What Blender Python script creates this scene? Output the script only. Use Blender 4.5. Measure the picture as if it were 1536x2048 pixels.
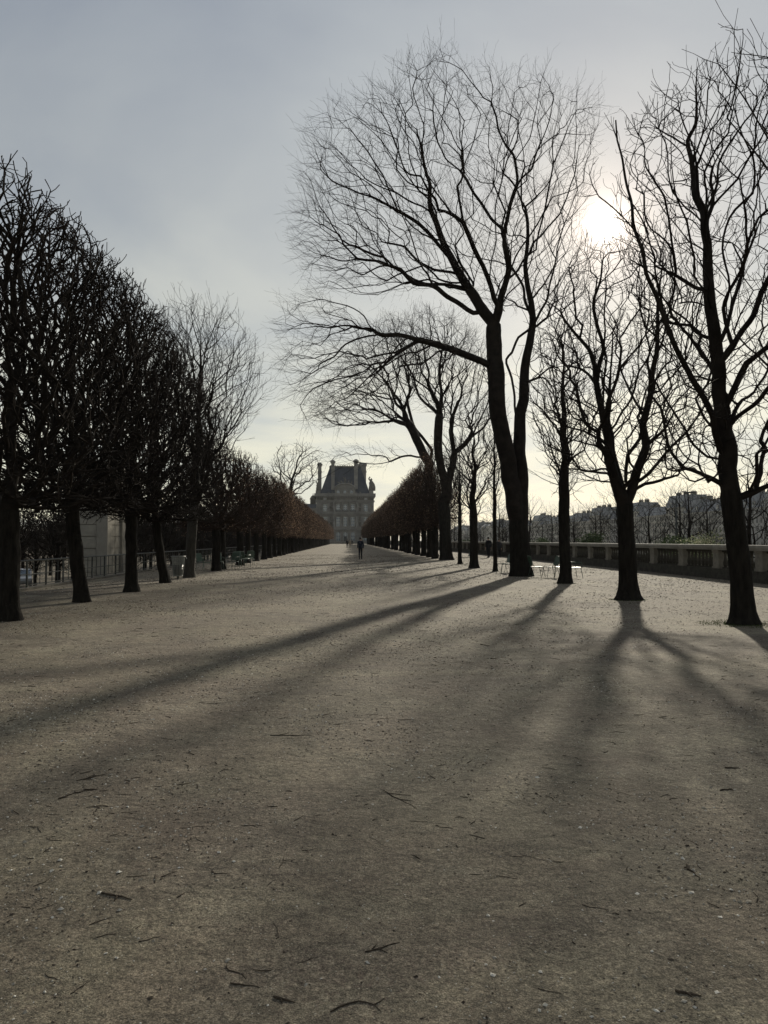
import bpy, bmesh, math, random
import numpy as np
from mathutils import Vector, Matrix, Euler

# ------------------------------------------------------------------ scene, camera, light
scene = bpy.context.scene
for o in list(bpy.data.objects):
    bpy.data.objects.remove(o)
COL = scene.collection
R = math.radians
F = 1500.0                      # focal length in photo pixels (photo 1536 x 2048)
CAMZ = 1.55
PITCH = math.atan(56 / F)
YAW = math.atan(73 / F)

cam_d = bpy.data.cameras.new('camera')
cam_d.sensor_fit = 'HORIZONTAL'
cam_d.sensor_width = 36.0
cam_d.lens = 36.0 * F / 1536.0
cam_d.clip_start = 0.05
cam_d.clip_end = 6000
cam = bpy.data.objects.new('camera', cam_d)
cam.location = (0, 0, CAMZ)
cam.rotation_euler = (math.pi / 2 + PITCH, 0, -YAW)
COL.objects.link(cam)
scene.camera = cam
CR = cam.rotation_euler.to_matrix()

def ray(x, y):
    return CR @ Vector(((x - 768) / F, (1024 - y) / F, -1.0))

def at(x, y, Y):
    """world point seen at photo pixel (x, y) on the plane at distance Y along the alley"""
    d = ray(x, y)
    t = Y / d.y
    return Vector((d.x * t, Y, CAMZ + d.z * t))

def ground(x, y, z=0.0):
    d = ray(x, y)
    t = (z - CAMZ) / d.z
    return Vector((d.x * t, d.y * t, z))

SUN = ray(1212, 452).normalized()
SUN_EL = math.asin(SUN.z)
SUN_AZ = math.atan2(SUN.x, SUN.y)       # clockwise from +Y

world = bpy.data.worlds.new('World')
scene.world = world
world.use_nodes = True
nt = world.node_tree
nt.nodes.clear()
N = nt.nodes.new
L = nt.links.new
w_out = N('ShaderNodeOutputWorld')
w_bg = N('ShaderNodeBackground')
w_bg.inputs['Strength'].default_value = 0.1
L(w_bg.outputs[0], w_out.inputs[0])
sky = N('ShaderNodeTexSky')
sky.sky_type = 'NISHITA'
sky.sun_disc = False
sky.sun_elevation = SUN_EL
sky.sun_rotation = SUN_AZ
sky.air_density = 1.0
sky.dust_density = 1.0
sky.ozone_density = 1.5
tc = N('ShaderNodeTexCoord')
sep = N('ShaderNodeSeparateXYZ')
L(tc.outputs['Generated'], sep.inputs[0])
def wmath(op, a, b=None, c=None, clamp=False):
    n = N('ShaderNodeMath'); n.operation = op; n.use_clamp = clamp
    for i, v in enumerate((a, b, c)):
        if v is None: continue
        if isinstance(v, (int, float)): n.inputs[i].default_value = v
        else: L(v, n.inputs[i])
    return n.outputs[0]
def wmix(fac, a, b, mode='MIX'):
    n = N('ShaderNodeMix'); n.data_type = 'RGBA'; n.blend_type = mode
    if isinstance(fac, (int, float)): n.inputs[0].default_value = fac
    else: L(fac, n.inputs[0])
    for i, v in ((6, a), (7, b)):
        if isinstance(v, tuple): n.inputs[i].default_value = (*v, 1)
        else: L(v, n.inputs[i])
    return n.outputs[2]
# thin stratus sheet: noise on a flat layer overhead
zc = wmath('MAXIMUM', sep.outputs[2], 0.0)
zz = wmath('ADD', zc, 0.10)
cx_ = wmath('DIVIDE', sep.outputs[0], zz)
cy_ = wmath('DIVIDE', sep.outputs[1], zz)
comb = N('ShaderNodeCombineXYZ')
L(cx_, comb.inputs[0]); L(cy_, comb.inputs[1])
noi = N('ShaderNodeTexNoise')
noi.inputs['Scale'].default_value = 0.9
noi.inputs['Detail'].default_value = 6
noi.inputs['Roughness'].default_value = 0.52
noi.inputs['Distortion'].default_value = 0.5
L(comb.outputs[0], noi.inputs['Vector'])
cr = N('ShaderNodeValToRGB')
cr.color_ramp.elements[0].position = 0.40
cr.color_ramp.elements[0].color = (0, 0, 0, 1)
cr.color_ramp.elements[1].position = 0.60
cr.color_ramp.elements[1].color = (1, 1, 1, 1)
L(noi.outputs[0], cr.inputs[0])
hz = wmath('POWER', wmath('SUBTRACT', 1.0, zc), 3.0)      # towards the horizon
cloud_hi = wmix(hz, (2.2, 2.52, 3.12), (6.9, 7.0, 6.0))
cloud_lo = wmix(hz, (3.15, 3.52, 3.95), (9.3, 8.8, 6.5))
cloud = wmix(cr.outputs[0], cloud_hi, cloud_lo)
base = wmix(0.88, sky.outputs[0], cloud)
# aureole of the veiled sun
vd = N('ShaderNodeVectorMath'); vd.operation = 'DOT_PRODUCT'
vn = N('ShaderNodeVectorMath'); vn.operation = 'NORMALIZE'
L(tc.outputs['Generated'], vn.inputs[0])
L(vn.outputs[0], vd.inputs[0]); vd.inputs[1].default_value = tuple(SUN)
dp = wmath('MAXIMUM', vd.outputs['Value'], 0.0)
acc = base
for p, col in ((5, (0.95, 0.97, 0.93)), (30, (0.55, 0.50, 0.38)), (140, (1.5, 1.12, 0.78)), (600, (2.6, 1.9, 1.45)), (2600, (5.0, 4.2, 3.6)), (12000, (30, 28, 24))):
    g = wmath('POWER', dp, float(p))
    acc = wmix(g, acc, col, 'ADD')
for n in nt.nodes:
    if n.bl_idname == 'ShaderNodeMix': n.clamp_factor = True
L(acc, w_bg.inputs['Color'])

sun_d = bpy.data.lights.new('sun', 'SUN')
sun_d.energy = 5.0
sun_d.angle = R(1.4)
sun_d.color = (1.0, 0.92, 0.76)
sun = bpy.data.objects.new('sun', sun_d)
sun.rotation_euler = SUN.to_track_quat('Z', 'Y').to_euler()
sun.location = (20, 60, 60)
COL.objects.link(sun)

vs = scene.view_settings
scene.display_settings.display_device = 'sRGB'
vs.view_transform = 'Standard'
vs.look = 'None'
vs.exposure = 0.0
vs.gamma = 1.0
vs.use_curve_mapping = False
scene.cycles.use_denoising = True
scene.cycles.max_bounces = 6
scene.cycles.transparent_max_bounces = 8
scene.cycles.sample_clamp_indirect = 6.0
try:
    scene.cycles.denoiser = 'OPENIMAGEDENOISE'
except Exception:
    pass

# ------------------------------------------------------------------ materials
MATS = {}
def mat(name, col, rough=0.8, spec=0.3, metal=0.0, var=0.0, vscale=8.0, bump=0.0, bscale=30.0, col2=None, stretch=(1, 1, 1), detail=6, coat=0.0):
    """procedural surface: two tones mixed by noise, with fine relief"""
    if name in MATS: return MATS[name]
    m = bpy.data.materials.new(name)
    m.use_nodes = True
    t = m.node_tree
    b = t.nodes['Principled BSDF']
    b.inputs['Roughness'].default_value = rough
    b.inputs['Specular IOR Level'].default_value = spec
    b.inputs['Metallic'].default_value = metal
    b.inputs['Coat Weight'].default_value = coat
    b.inputs['Base Color'].default_value = (*col, 1)
    if var or col2 or bump:
        c = t.nodes.new('ShaderNodeTexCoord')
        mp = t.nodes.new('ShaderNodeMapping')
        mp.inputs['Scale'].default_value = stretch
        t.links.new(c.outputs['Object'], mp.inputs[0])
    if var or col2:
        n = t.nodes.new('ShaderNodeTexNoise')
        n.inputs['Scale'].default_value = vscale
        n.inputs['Detail'].default_value = detail
        n.inputs['Roughness'].default_value = 0.65
        t.links.new(mp.outputs[0], n.inputs['Vector'])
        r = t.nodes.new('ShaderNodeValToRGB')
        a = col2 if col2 else tuple(c_ * (1 - var) for c_ in col)
        d = col if col2 else tuple(min(1, c_ * (1 + var)) for c_ in col)
        r.color_ramp.elements[0].position = 0.33
        r.color_ramp.elements[1].position = 0.67
        r.color_ramp.elements[0].color = (*a, 1)
        r.color_ramp.elements[1].color = (*d, 1)
        t.links.new(n.outputs[0], r.inputs[0])
        t.links.new(r.outputs[0], b.inputs['Base Color'])
    if bump:
        n2 = t.nodes.new('ShaderNodeTexNoise')
        n2.inputs['Scale'].default_value = bscale
        n2.inputs['Detail'].default_value = 6
        t.links.new(mp.outputs[0], n2.inputs['Vector'])
        bp = t.nodes.new('ShaderNodeBump')
        bp.inputs['Strength'].default_value = bump
        bp.inputs['Distance'].default_value = 0.05
        t.links.new(n2.outputs[0], bp.inputs['Height'])
        t.links.new(bp.outputs[0], b.inputs['Normal'])
    MATS[name] = m
    return m

def leaf_mat(name, col, col2, transl=0.25):
    m = bpy.data.materials.new(name); m.use_nodes = True
    t = m.node_tree; b = t.nodes['Principled BSDF']; out = t.nodes['Material Output']
    b.inputs['Roughness'].default_value = 0.75
    b.inputs['Specular IOR Level'].default_value = 0.15
    g = t.nodes.new('ShaderNodeNewGeometry')
    r = t.nodes.new('ShaderNodeValToRGB')
    r.color_ramp.elements[0].color = (*col, 1); r.color_ramp.elements[1].color = (*col2, 1)
    r.color_ramp.elements[0].position = 0.35
    t.links.new(g.outputs['Random Per Island'], r.inputs[0])
    # every plant a little lighter or darker than the next
    oi = t.nodes.new('ShaderNodeObjectInfo')
    mr = t.nodes.new('ShaderNodeMapRange'); mr.inputs['To Min'].default_value = 0.65; mr.inputs['To Max'].default_value = 1.35
    t.links.new(oi.outputs['Random'], mr.inputs['Value'])
    vm = t.nodes.new('ShaderNodeVectorMath'); vm.operation = 'SCALE'
    t.links.new(r.outputs[0], vm.inputs[0]); t.links.new(mr.outputs[0], vm.inputs['Scale'])
    t.links.new(vm.outputs[0], b.inputs['Base Color'])
    tr = t.nodes.new('ShaderNodeBsdfTranslucent')
    t.links.new(vm.outputs[0], tr.inputs[0])
    mx = t.nodes.new('ShaderNodeMixShader'); mx.inputs[0].default_value = transl
    t.links.new(b.outputs[0], mx.inputs[1]); t.links.new(tr.outputs[0], mx.inputs[2])
    t.links.new(mx.outputs[0], out.inputs[0])
    return m

def gravel_mat():
    m = bpy.data.materials.new('gravel'); m.use_nodes = True
    t = m.node_tree; b = t.nodes['Principled BSDF']
    b.inputs['Roughness'].default_value = 0.9
    b.inputs['Specular IOR Level'].default_value = 0.22
    c = t.nodes.new('ShaderNodeTexCoord')
    def noise(scale, detail=5, rough=0.6, dist=0.0):
        n = t.nodes.new('ShaderNodeTexNoise')
        n.inputs['Scale'].default_value = scale; n.inputs['Detail'].default_value = detail
        n.inputs['Roughness'].default_value = rough; n.inputs['Distortion'].default_value = dist
        t.links.new(c.outputs['Object'], n.inputs['Vector']); return n.outputs[0]
    def ramp(v, p0, p1, c0=(0, 0, 0), c1=(1, 1, 1)):
        r = t.nodes.new('ShaderNodeValToRGB')
        r.color_ramp.elements[0].position = p0; r.color_ramp.elements[1].position = p1
        r.color_ramp.elements[0].color = (*c0, 1); r.color_ramp.elements[1].color = (*c1, 1)
        t.links.new(v, r.inputs[0]); return r.outputs[0]
    def mix(f, a, b_, mode='MIX'):
        n = t.nodes.new('ShaderNodeMix'); n.data_type = 'RGBA'; n.blend_type = mode
        if isinstance(f, (int, float)): n.inputs[0].default_value = f
        else: t.links.new(f, n.inputs[0])
        for i, v in ((6, a), (7, b_)):
            if isinstance(v, tuple): n.inputs[i].default_value = (*v, 1)
            else: t.links.new(v, n.inputs[i])
        return n.outputs[2]
    def mul(a, b_):
        n = t.nodes.new('ShaderNodeMath'); n.operation = 'MULTIPLY'
        for i, v in enumerate((a, b_)):
            if isinstance(v, (int, float)): n.inputs[i].default_value = v
            else: t.links.new(v, n.inputs[i])
        return n.outputs[0]
    sand = ramp(noise(0.55, 6, 0.62, 0.4), 0.3, 0.7, (0.142, 0.121, 0.083), (0.225, 0.197, 0.139))
    # reddish litter-strewn drifts
    drift = ramp(noise(0.28, 5, 0.7, 1.2), 0.42, 0.60)
    speck = ramp(noise(55, 3, 0.6), 0.47, 0.60)
    sand = mix(mul(drift, 0.62), sand, (0.112, 0.090, 0.070))
    sand = mix(mul(mul(drift, speck), 0.6), sand, (0.062, 0.046, 0.036))
    litter = mul(ramp(noise(0.45, 5, 0.7, 0.8), 0.42, 0.62), ramp(noise(28, 3, 0.7), 0.53, 0.60))
    sand = mix(mul(litter, 0.7), sand, (0.085, 0.062, 0.048))
    warm = ramp(noise(0.75, 5, 0.65, 0.9), 0.45, 0.62)
    sand = mix(mul(warm, 0.35), sand, (0.185, 0.142, 0.104))
    pale = ramp(noise(1.6, 5, 0.7, 0.5), 0.55, 0.70)
    sand = mix(mul(pale, 0.35), sand, (0.27, 0.24, 0.18))
    # grit
    grain = ramp(noise(160, 2, 0.7), 0.38, 0.62, (0.50, 0.49, 0.47), (1.42, 1.42, 1.42))
    sand = mix(1.0, sand, grain, 'MULTIPLY')
    for sc_, lo_, hi_ in ((70, .66, 1.30), (26, .76, 1.20), (8, .82, 1.15), (2.5, .88, 1.10)):
        sand = mix(1.0, sand, ramp(noise(sc_, 3, 0.65), .36, .64, (lo_,) * 3, (hi_,) * 3), 'MULTIPLY')
    v = t.nodes.new('ShaderNodeTexVoronoi'); v.inputs['Scale'].default_value = 42
    t.links.new(c.outputs['Object'], v.inputs['Vector'])
    stone = mul(ramp(v.outputs['Distance'], 0.10, 0.22, (1, 1, 1), (0, 0, 0)), ramp(noise(9, 4, 0.7), 0.50, 0.62))
    sand = mix(mul(stone, 0.6), sand, (0.44, 0.41, 0.33))
    damp = ramp(noise(0.9, 4, 0.6, 0.6), 0.60, 0.78)
    sand = mix(mul(damp, 0.35), sand, (0.10, 0.085, 0.066))
    t.links.new(sand, b.inputs['Base Color'])
    h1 = noise(150, 3, 0.7); h2 = noise(22, 5, 0.65); h3 = noise(2.2, 4, 0.6)
    def bump(h, s, d, prev=None):
        n = t.nodes.new('ShaderNodeBump'); n.inputs['Strength'].default_value = s; n.inputs['Distance'].default_value = d
        t.links.new(h, n.inputs['Height'])
        if prev: t.links.new(prev, n.inputs['Normal'])
        return n.outputs[0]
    nn = bump(h3, 0.6, 0.06)
    nn = bump(noise(7, 4, 0.6, 0.8), 0.6, 0.03, nn)
    nn = bump(h2, 0.6, 0.02, nn)
    nn = bump(h1, 0.6, 0.008, nn)
    nn = bump(stone, 0.5, 0.006, nn)
    t.links.new(nn, b.inputs['Normal'])
    return m

M_GRAVEL = gravel_mat()
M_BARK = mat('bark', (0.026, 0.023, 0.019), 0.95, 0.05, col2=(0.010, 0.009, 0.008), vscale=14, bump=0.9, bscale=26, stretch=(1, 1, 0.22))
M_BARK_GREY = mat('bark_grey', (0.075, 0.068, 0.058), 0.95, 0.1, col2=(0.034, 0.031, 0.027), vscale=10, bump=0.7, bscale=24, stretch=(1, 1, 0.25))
M_TWIG = mat('twig_bark', (0.028, 0.023, 0.019), 0.95, 0.05, col2=(0.012, 0.010, 0.009), vscale=3)
M_TWIG_RED = mat('twig_red_brown', (0.045, 0.032, 0.025), 0.95, 0.06, col2=(0.022, 0.016, 0.013), vscale=2)
M_LEAF_DRY = leaf_mat('dry_leaf', (0.034, 0.024, 0.018), (0.27, 0.18, 0.125), 0.42)
M_STONE = mat('stone', (0.36, 0.33, 0.28), 0.9, 0.2, col2=(0.24, 0.225, 0.195), vscale=1.3, bump=0.35, bscale=6)
M_STONE_D = mat('stone_weathered', (0.18, 0.165, 0.138), 0.92, 0.2, col2=(0.08, 0.075, 0.065), vscale=2.2, bump=0.5, bscale=14)
M_COPING = mat('stone_coping', (0.34, 0.32, 0.28), 0.75, 0.35, col2=(0.20, 0.19, 0.165), vscale=2.0, bump=0.4, bscale=18)
M_SLATE = mat('slate', (0.036, 0.044, 0.062), 0.65, 0.3, col2=(0.020, 0.026, 0.038), vscale=0.7)
M_GLASS_FAR = mat('far_window_glass', (0.030, 0.034, 0.040), 0.45, 0.25)
M_GLASS = mat('window_glass', (0.10, 0.13, 0.16), 0.12, 0.9)
M_FRAME = mat('window_frame', (0.42, 0.42, 0.40), 0.6, 0.3, var=0.1, vscale=3)
M_IRON = mat('iron', (0.030, 0.034, 0.032), 0.55, 0.5, metal=0.3, var=0.3, vscale=9)
M_RAIL = mat('handrail_iron', (0.16, 0.16, 0.15), 0.42, 0.6, metal=0.5, var=0.2, vscale=9)
M_GREEN = mat('green_paint', (0.022, 0.055, 0.034), 0.38, 0.6, var=0.15, vscale=12)
M_GREEN_PALE = mat('green_paint_worn', (0.060, 0.100, 0.072), 0.42, 0.5, var=0.15, vscale=12)
M_BUSH = leaf_mat('evergreen_leaf', (0.030, 0.050, 0.020), (0.075, 0.105, 0.040), 0.2)
M_BUSH2 = leaf_mat('pale_leaf', (0.10, 0.13, 0.055), (0.42, 0.40, 0.30), 0.3)
M_LAWN = mat('lawn', (0.085, 0.125, 0.035), 0.9, 0.1, var=0.3, vscale=2.0, bump=0.5, bscale=40)
M_SOIL = mat('soil', (0.105, 0.090, 0.068), 0.95, 0.1, var=0.35, vscale=1.2, bump=0.5, bscale=12)
M_WATER = mat('river_water', (0.030, 0.038, 0.034), 0.10, 0.6, bump=0.35, bscale=0.8)
M_ASPHALT = mat('asphalt', (0.055, 0.055, 0.056), 0.85, 0.25, var=0.2, vscale=3)
M_MOSS = leaf_mat('moss', (0.040, 0.060, 0.018), (0.080, 0.095, 0.030), 0.1)

# ------------------------------------------------------------------ object helpers
def tag(o, label=None, cat=None, group=None, kind=None):
    if label: o['label'] = label
    if cat: o['category'] = cat
    if group: o['group'] = group
    if kind: o['kind'] = kind
    return o

def empty(name, loc=(0, 0, 0), rz=0.0, label=None, cat=None, group=None, parent=None):
    o = bpy.data.objects.new(name, None)
    o.empty_display_size = 0.3
    o.location = loc; o.rotation_euler = (0, 0, rz)
    COL.objects.link(o)
    if parent: o.parent = parent
    return tag(o, label, cat, group)

def link(name, me, parent=None, loc=None):
    o = bpy.data.objects.new(name, me)
    COL.objects.link(o)
    if parent: o.parent = parent
    if loc is not None: o.location = loc
    return o

def copy_tree(o, parent=None, **kw):
    c = o.copy()
    COL.objects.link(c)
    c.parent = parent
    for ch in o.children:
        copy_tree(ch, c)
    return c

class MB:
    """collects simple solids and links them as one mesh object"""
    def __init__(s):
        s.v = []; s.f = []; s.sm = []
    def _add(s, vs_, fs, smooth=False):
        n = len(s.v); s.v += [tuple(v) for v in vs_]
        s.f += [tuple(i + n for i in f) for f in fs]; s.sm += [smooth] * len(fs)
        return s
    def box(s, x0, x1, y0, y1, z0, z1, m=None):
        vs_ = [(x, y, z) for z in (z0, z1) for y in (y0, y1) for x in (x0, x1)]
        if m: vs_ = [m @ Vector(v) for v in vs_]
        return s._add(vs_, [(0, 2, 3, 1), (4, 5, 7, 6), (0, 1, 5, 4), (2, 6, 7, 3), (0, 4, 6, 2), (1, 3, 7, 5)])
    def frustum(s, b, t, z0, z1):
        (bx0, bx1, by0, by1), (tx0, tx1, ty0, ty1) = b, t
        vs_ = [(bx0, by0, z0), (bx1, by0, z0), (bx0, by1, z0), (bx1, by1, z0), (tx0, ty0, z1), (tx1, ty0, z1), (tx0, ty1, z1), (tx1, ty1, z1)]
        return s._add(vs_, [(0, 2, 3, 1), (4, 5, 7, 6), (0, 1, 5, 4), (2, 6, 7, 3), (0, 4, 6, 2), (1, 3, 7, 5)])
    def tube(s, pts, r, n=6, caps=True):
        pts = [Vector(p) for p in pts]
        rs = r if isinstance(r, (list, tuple)) else [r] * len(pts)
        vs_ = []; u = None
        for i, p in enumerate(pts):
            a = pts[max(0, i - 1)]; b = pts[min(len(pts) - 1, i + 1)]
            tg = (b - a).normalized()
            if u is None:
                u = tg.orthogonal().normalized()
            else:
                u = (u - tg * u.dot(tg))
                u = u.normalized() if u.length > 1e-6 else tg.orthogonal().normalized()
            w = tg.cross(u)
            vs_ += [p + (u * math.cos(2 * math.pi * k / n) + w * math.sin(2 * math.pi * k / n)) * rs[i] for k in range(n)]
        fs = []
        for i in range(len(pts) - 1):
            for k in range(n):
                a = i * n + k; b = i * n + (k + 1) % n
                fs.append((a, b, b + n, a + n))
        if caps:
            fs.append(tuple(range(n - 1, -1, -1))); fs.append(tuple(range((len(pts) - 1) * n, len(pts) * n)))
        return s._add(vs_, fs, True)
    def lathe(s, prof, n=10, c=(0, 0, 0)):
        """prof: list of (r, z)"""
        vs_ = []
        for r_, z in prof:
            vs_ += [(c[0] + r_ * math.cos(2 * math.pi * k / n), c[1] + r_ * math.sin(2 * math.pi * k / n), c[2] + z) for k in range(n)]
        fs = []
        for i in range(len(prof) - 1):
            for k in range(n):
                a = i * n + k; b = i * n + (k + 1) % n
                fs.append((a, b, b + n, a + n))
        fs.append(tuple(range(n - 1, -1, -1))); fs.append(tuple(range((len(prof) - 1) * n, len(prof) * n)))
        return s._add(vs_, fs, True)
    def prism(s, poly, y0, y1):
        """polygon in xz extruded along y"""
        n = len(poly)
        vs_ = [(x, y0, z) for x, z in poly] + [(x, y1, z) for x, z in poly]
        fs = [tuple(range(n - 1, -1, -1)), tuple(range(n, 2 * n))]
        fs += [(k, (k + 1) % n, (k + 1) % n + n, k + n) for k in range(n)]
        return s._add(vs_, fs)
    def mesh(s, name, material):
        me = bpy.data.meshes.new(name)
        me.from_pydata(s.v, [], s.f)
        me.polygons.foreach_set('use_smooth', s.sm)
        bm = bmesh.new(); bm.from_mesh(me)
        bmesh.ops.recalc_face_normals(bm, faces=bm.faces)
        bm.to_mesh(me); bm.free()
        me.materials.append(material)
        return me
    def build(s, name, material, parent=None, loc=None):
        return link(name, s.mesh(name, material), parent, loc)

def struct(name, mb, material):
    return tag(mb.build(name, material), kind='structure')

# ------------------------------------------------------------------ setting: ground, garden, quay, river
def grid_sheet(name, x0, x1, y0, y1, z, material, step=None):
    mb = MB()
    mb._add([(x0, y0, z), (x1, y0, z), (x1, y1, z), (x0, y1, z)], [(0, 1, 2, 3)])
    return struct(name, mb, material)

XL, XR = -10.0, 14.9                  # left railing, right balustrade
def smooth_noise(x, y):
    return (math.sin(x * 0.9 + 1.3) * math.sin(y * 0.7 + 0.4) * 0.5 + math.sin(x * 2.3 + y * 1.1) * 0.25 + math.sin(y * 2.9 - x * 1.7 + 2) * 0.25)
def terrace_z(x, y):
    return 0.012 * smooth_noise(x, y)
def build_terrace():
    xs = np.linspace(XL - 0.6, XR + 5.5, 64)
    ys = np.concatenate([np.linspace(-25, 30, 111), np.linspace(31, 300, 90)])
    v = [(x, y, terrace_z(x, y) if -9 < x < 14 else 0.0) for y in ys for x in xs]
    nx = len(xs)
    f = [(j * nx + i, j * nx + i + 1, (j + 1) * nx + i + 1, (j + 1) * nx + i) for j in range(len(ys) - 1) for i in range(nx - 1)]
    me = bpy.data.meshes.new('gravel_path'); me.from_pydata(v, [], f)
    me.polygons.foreach_set('use_smooth', [True] * len(f))
    me.materials.append(M_GRAVEL)
    return tag(link('gravel_path', me), kind='structure')
build_terrace()
grid_sheet('ground', -4000, XL - 0.5, -200, 5000, -2.2, M_SOIL)
grid_sheet('palace_forecourt', XL - 0.5, XR + 5.5, 300, 5000, -0.4, M_ASPHALT)
grid_sheet('quay_road', XR + 5.4, 62, -200, 5000, -3.0, M_ASPHALT)
grid_sheet('river', 61, 142, -200, 5000, -8.0, M_WATER)
grid_sheet('far_bank', 141, 4000, -200, 5000, -3.0, M_ASPHALT)
struct('retaining_wall', MB().box(XL - 0.6, XL - 0.25, -25, 300, -2.3, -0.02), M_STONE_D)
struct('terrace_wall', MB().box(XR + 5.2, XR + 5.49, -25, 300, -3.1, -0.02), M_STONE_D)
struct('quay_wall', MB().box(61.2, 62.2, -200, 1400, -8.2, -2.1), M_STONE_D)
struct('far_quay_wall', MB().box(140.6, 141.6, -200, 1400, -8.2, -2.0), M_STONE)
grid_sheet('garden_lawn', -120, -80, 60, 160, -2.19, M_LAWN)
grid_sheet('garden_walk', -35, -28, 10, 260, -2.19, M_GRAVEL)

# ------------------------------------------------------------------ trees: space colonisation skeletons turned into tubes
def px_poly_points(poly, n, Y, T, rng, edge_bias=0.0, inset=0.0):
    """n points in the crown whose side view is the pixel polygon, at distance Y, half-depth T metres"""
    P = np.array(poly, float)
    c_ = P.mean(0); d_ = P - c_; l_ = np.linalg.norm(d_, axis=1)[:, None]
    P = c_ + d_ * np.maximum(.3, 1 - inset / l_)
    lo, hi = P.min(0), P.max(0)
    A, B = P, np.roll(P, -1, 0)
    def inside(q):
        x, y = q[:, :1], q[:, 1:]
        c = ((A[:, 1] > y) != (B[:, 1] > y)) & (x < (B[:, 0] - A[:, 0]) * (y - A[:, 1]) / (B[:, 1] - A[:, 1] + 1e-9) + A[:, 0])
        return c.sum(1) % 2 == 1
    def bdist(q):
        d = B - A; L2 = (d * d).sum(1)
        t = np.clip(((q[:, None, :] - A) * d).sum(2) / L2, 0, 1)
        c = A + t[..., None] * d
        return np.sqrt(((q[:, None, :] - c) ** 2).sum(2)).min(1)
    out = []; k = 0
    while k < n:
        q = lo + rng.random((n * 2, 2)) * (hi - lo)
        q = q[inside(q)]
        out.append(q); k += len(q)
    q = np.concatenate(out)[:n]
    bd = bdist(q); bd = np.clip(bd / bd.max(), 0, 1)
    th = T * np.sqrt(bd * (2 - bd))
    s = rng.random(n) * 2 - 1
    if edge_bias:
        s = np.sign(s) * np.abs(s) ** (1 - edge_bias)
    W = np.array([at(a, b, Y) for a, b in q])
    W[:, 1] += s * th
    return W

def resample(pts, step):
    pts = np.array(pts, float)
    out = [pts[0]]
    for a, b in zip(pts[:-1], pts[1:]):
        n = max(1, int(round(np.linalg.norm(b - a) / step)))
        for i in range(1, n + 1):
            out.append(a + (b - a) * i / n)
    return np.array(out)

def smooth_poly(pts, it=2):
    p = np.array(pts, float)
    for _ in range(it):
        q = p.copy(); q[1:-1] = 0.25 * p[:-2] + 0.5 * p[1:-1] + 0.25 * p[2:]; p = q
    return p

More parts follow.
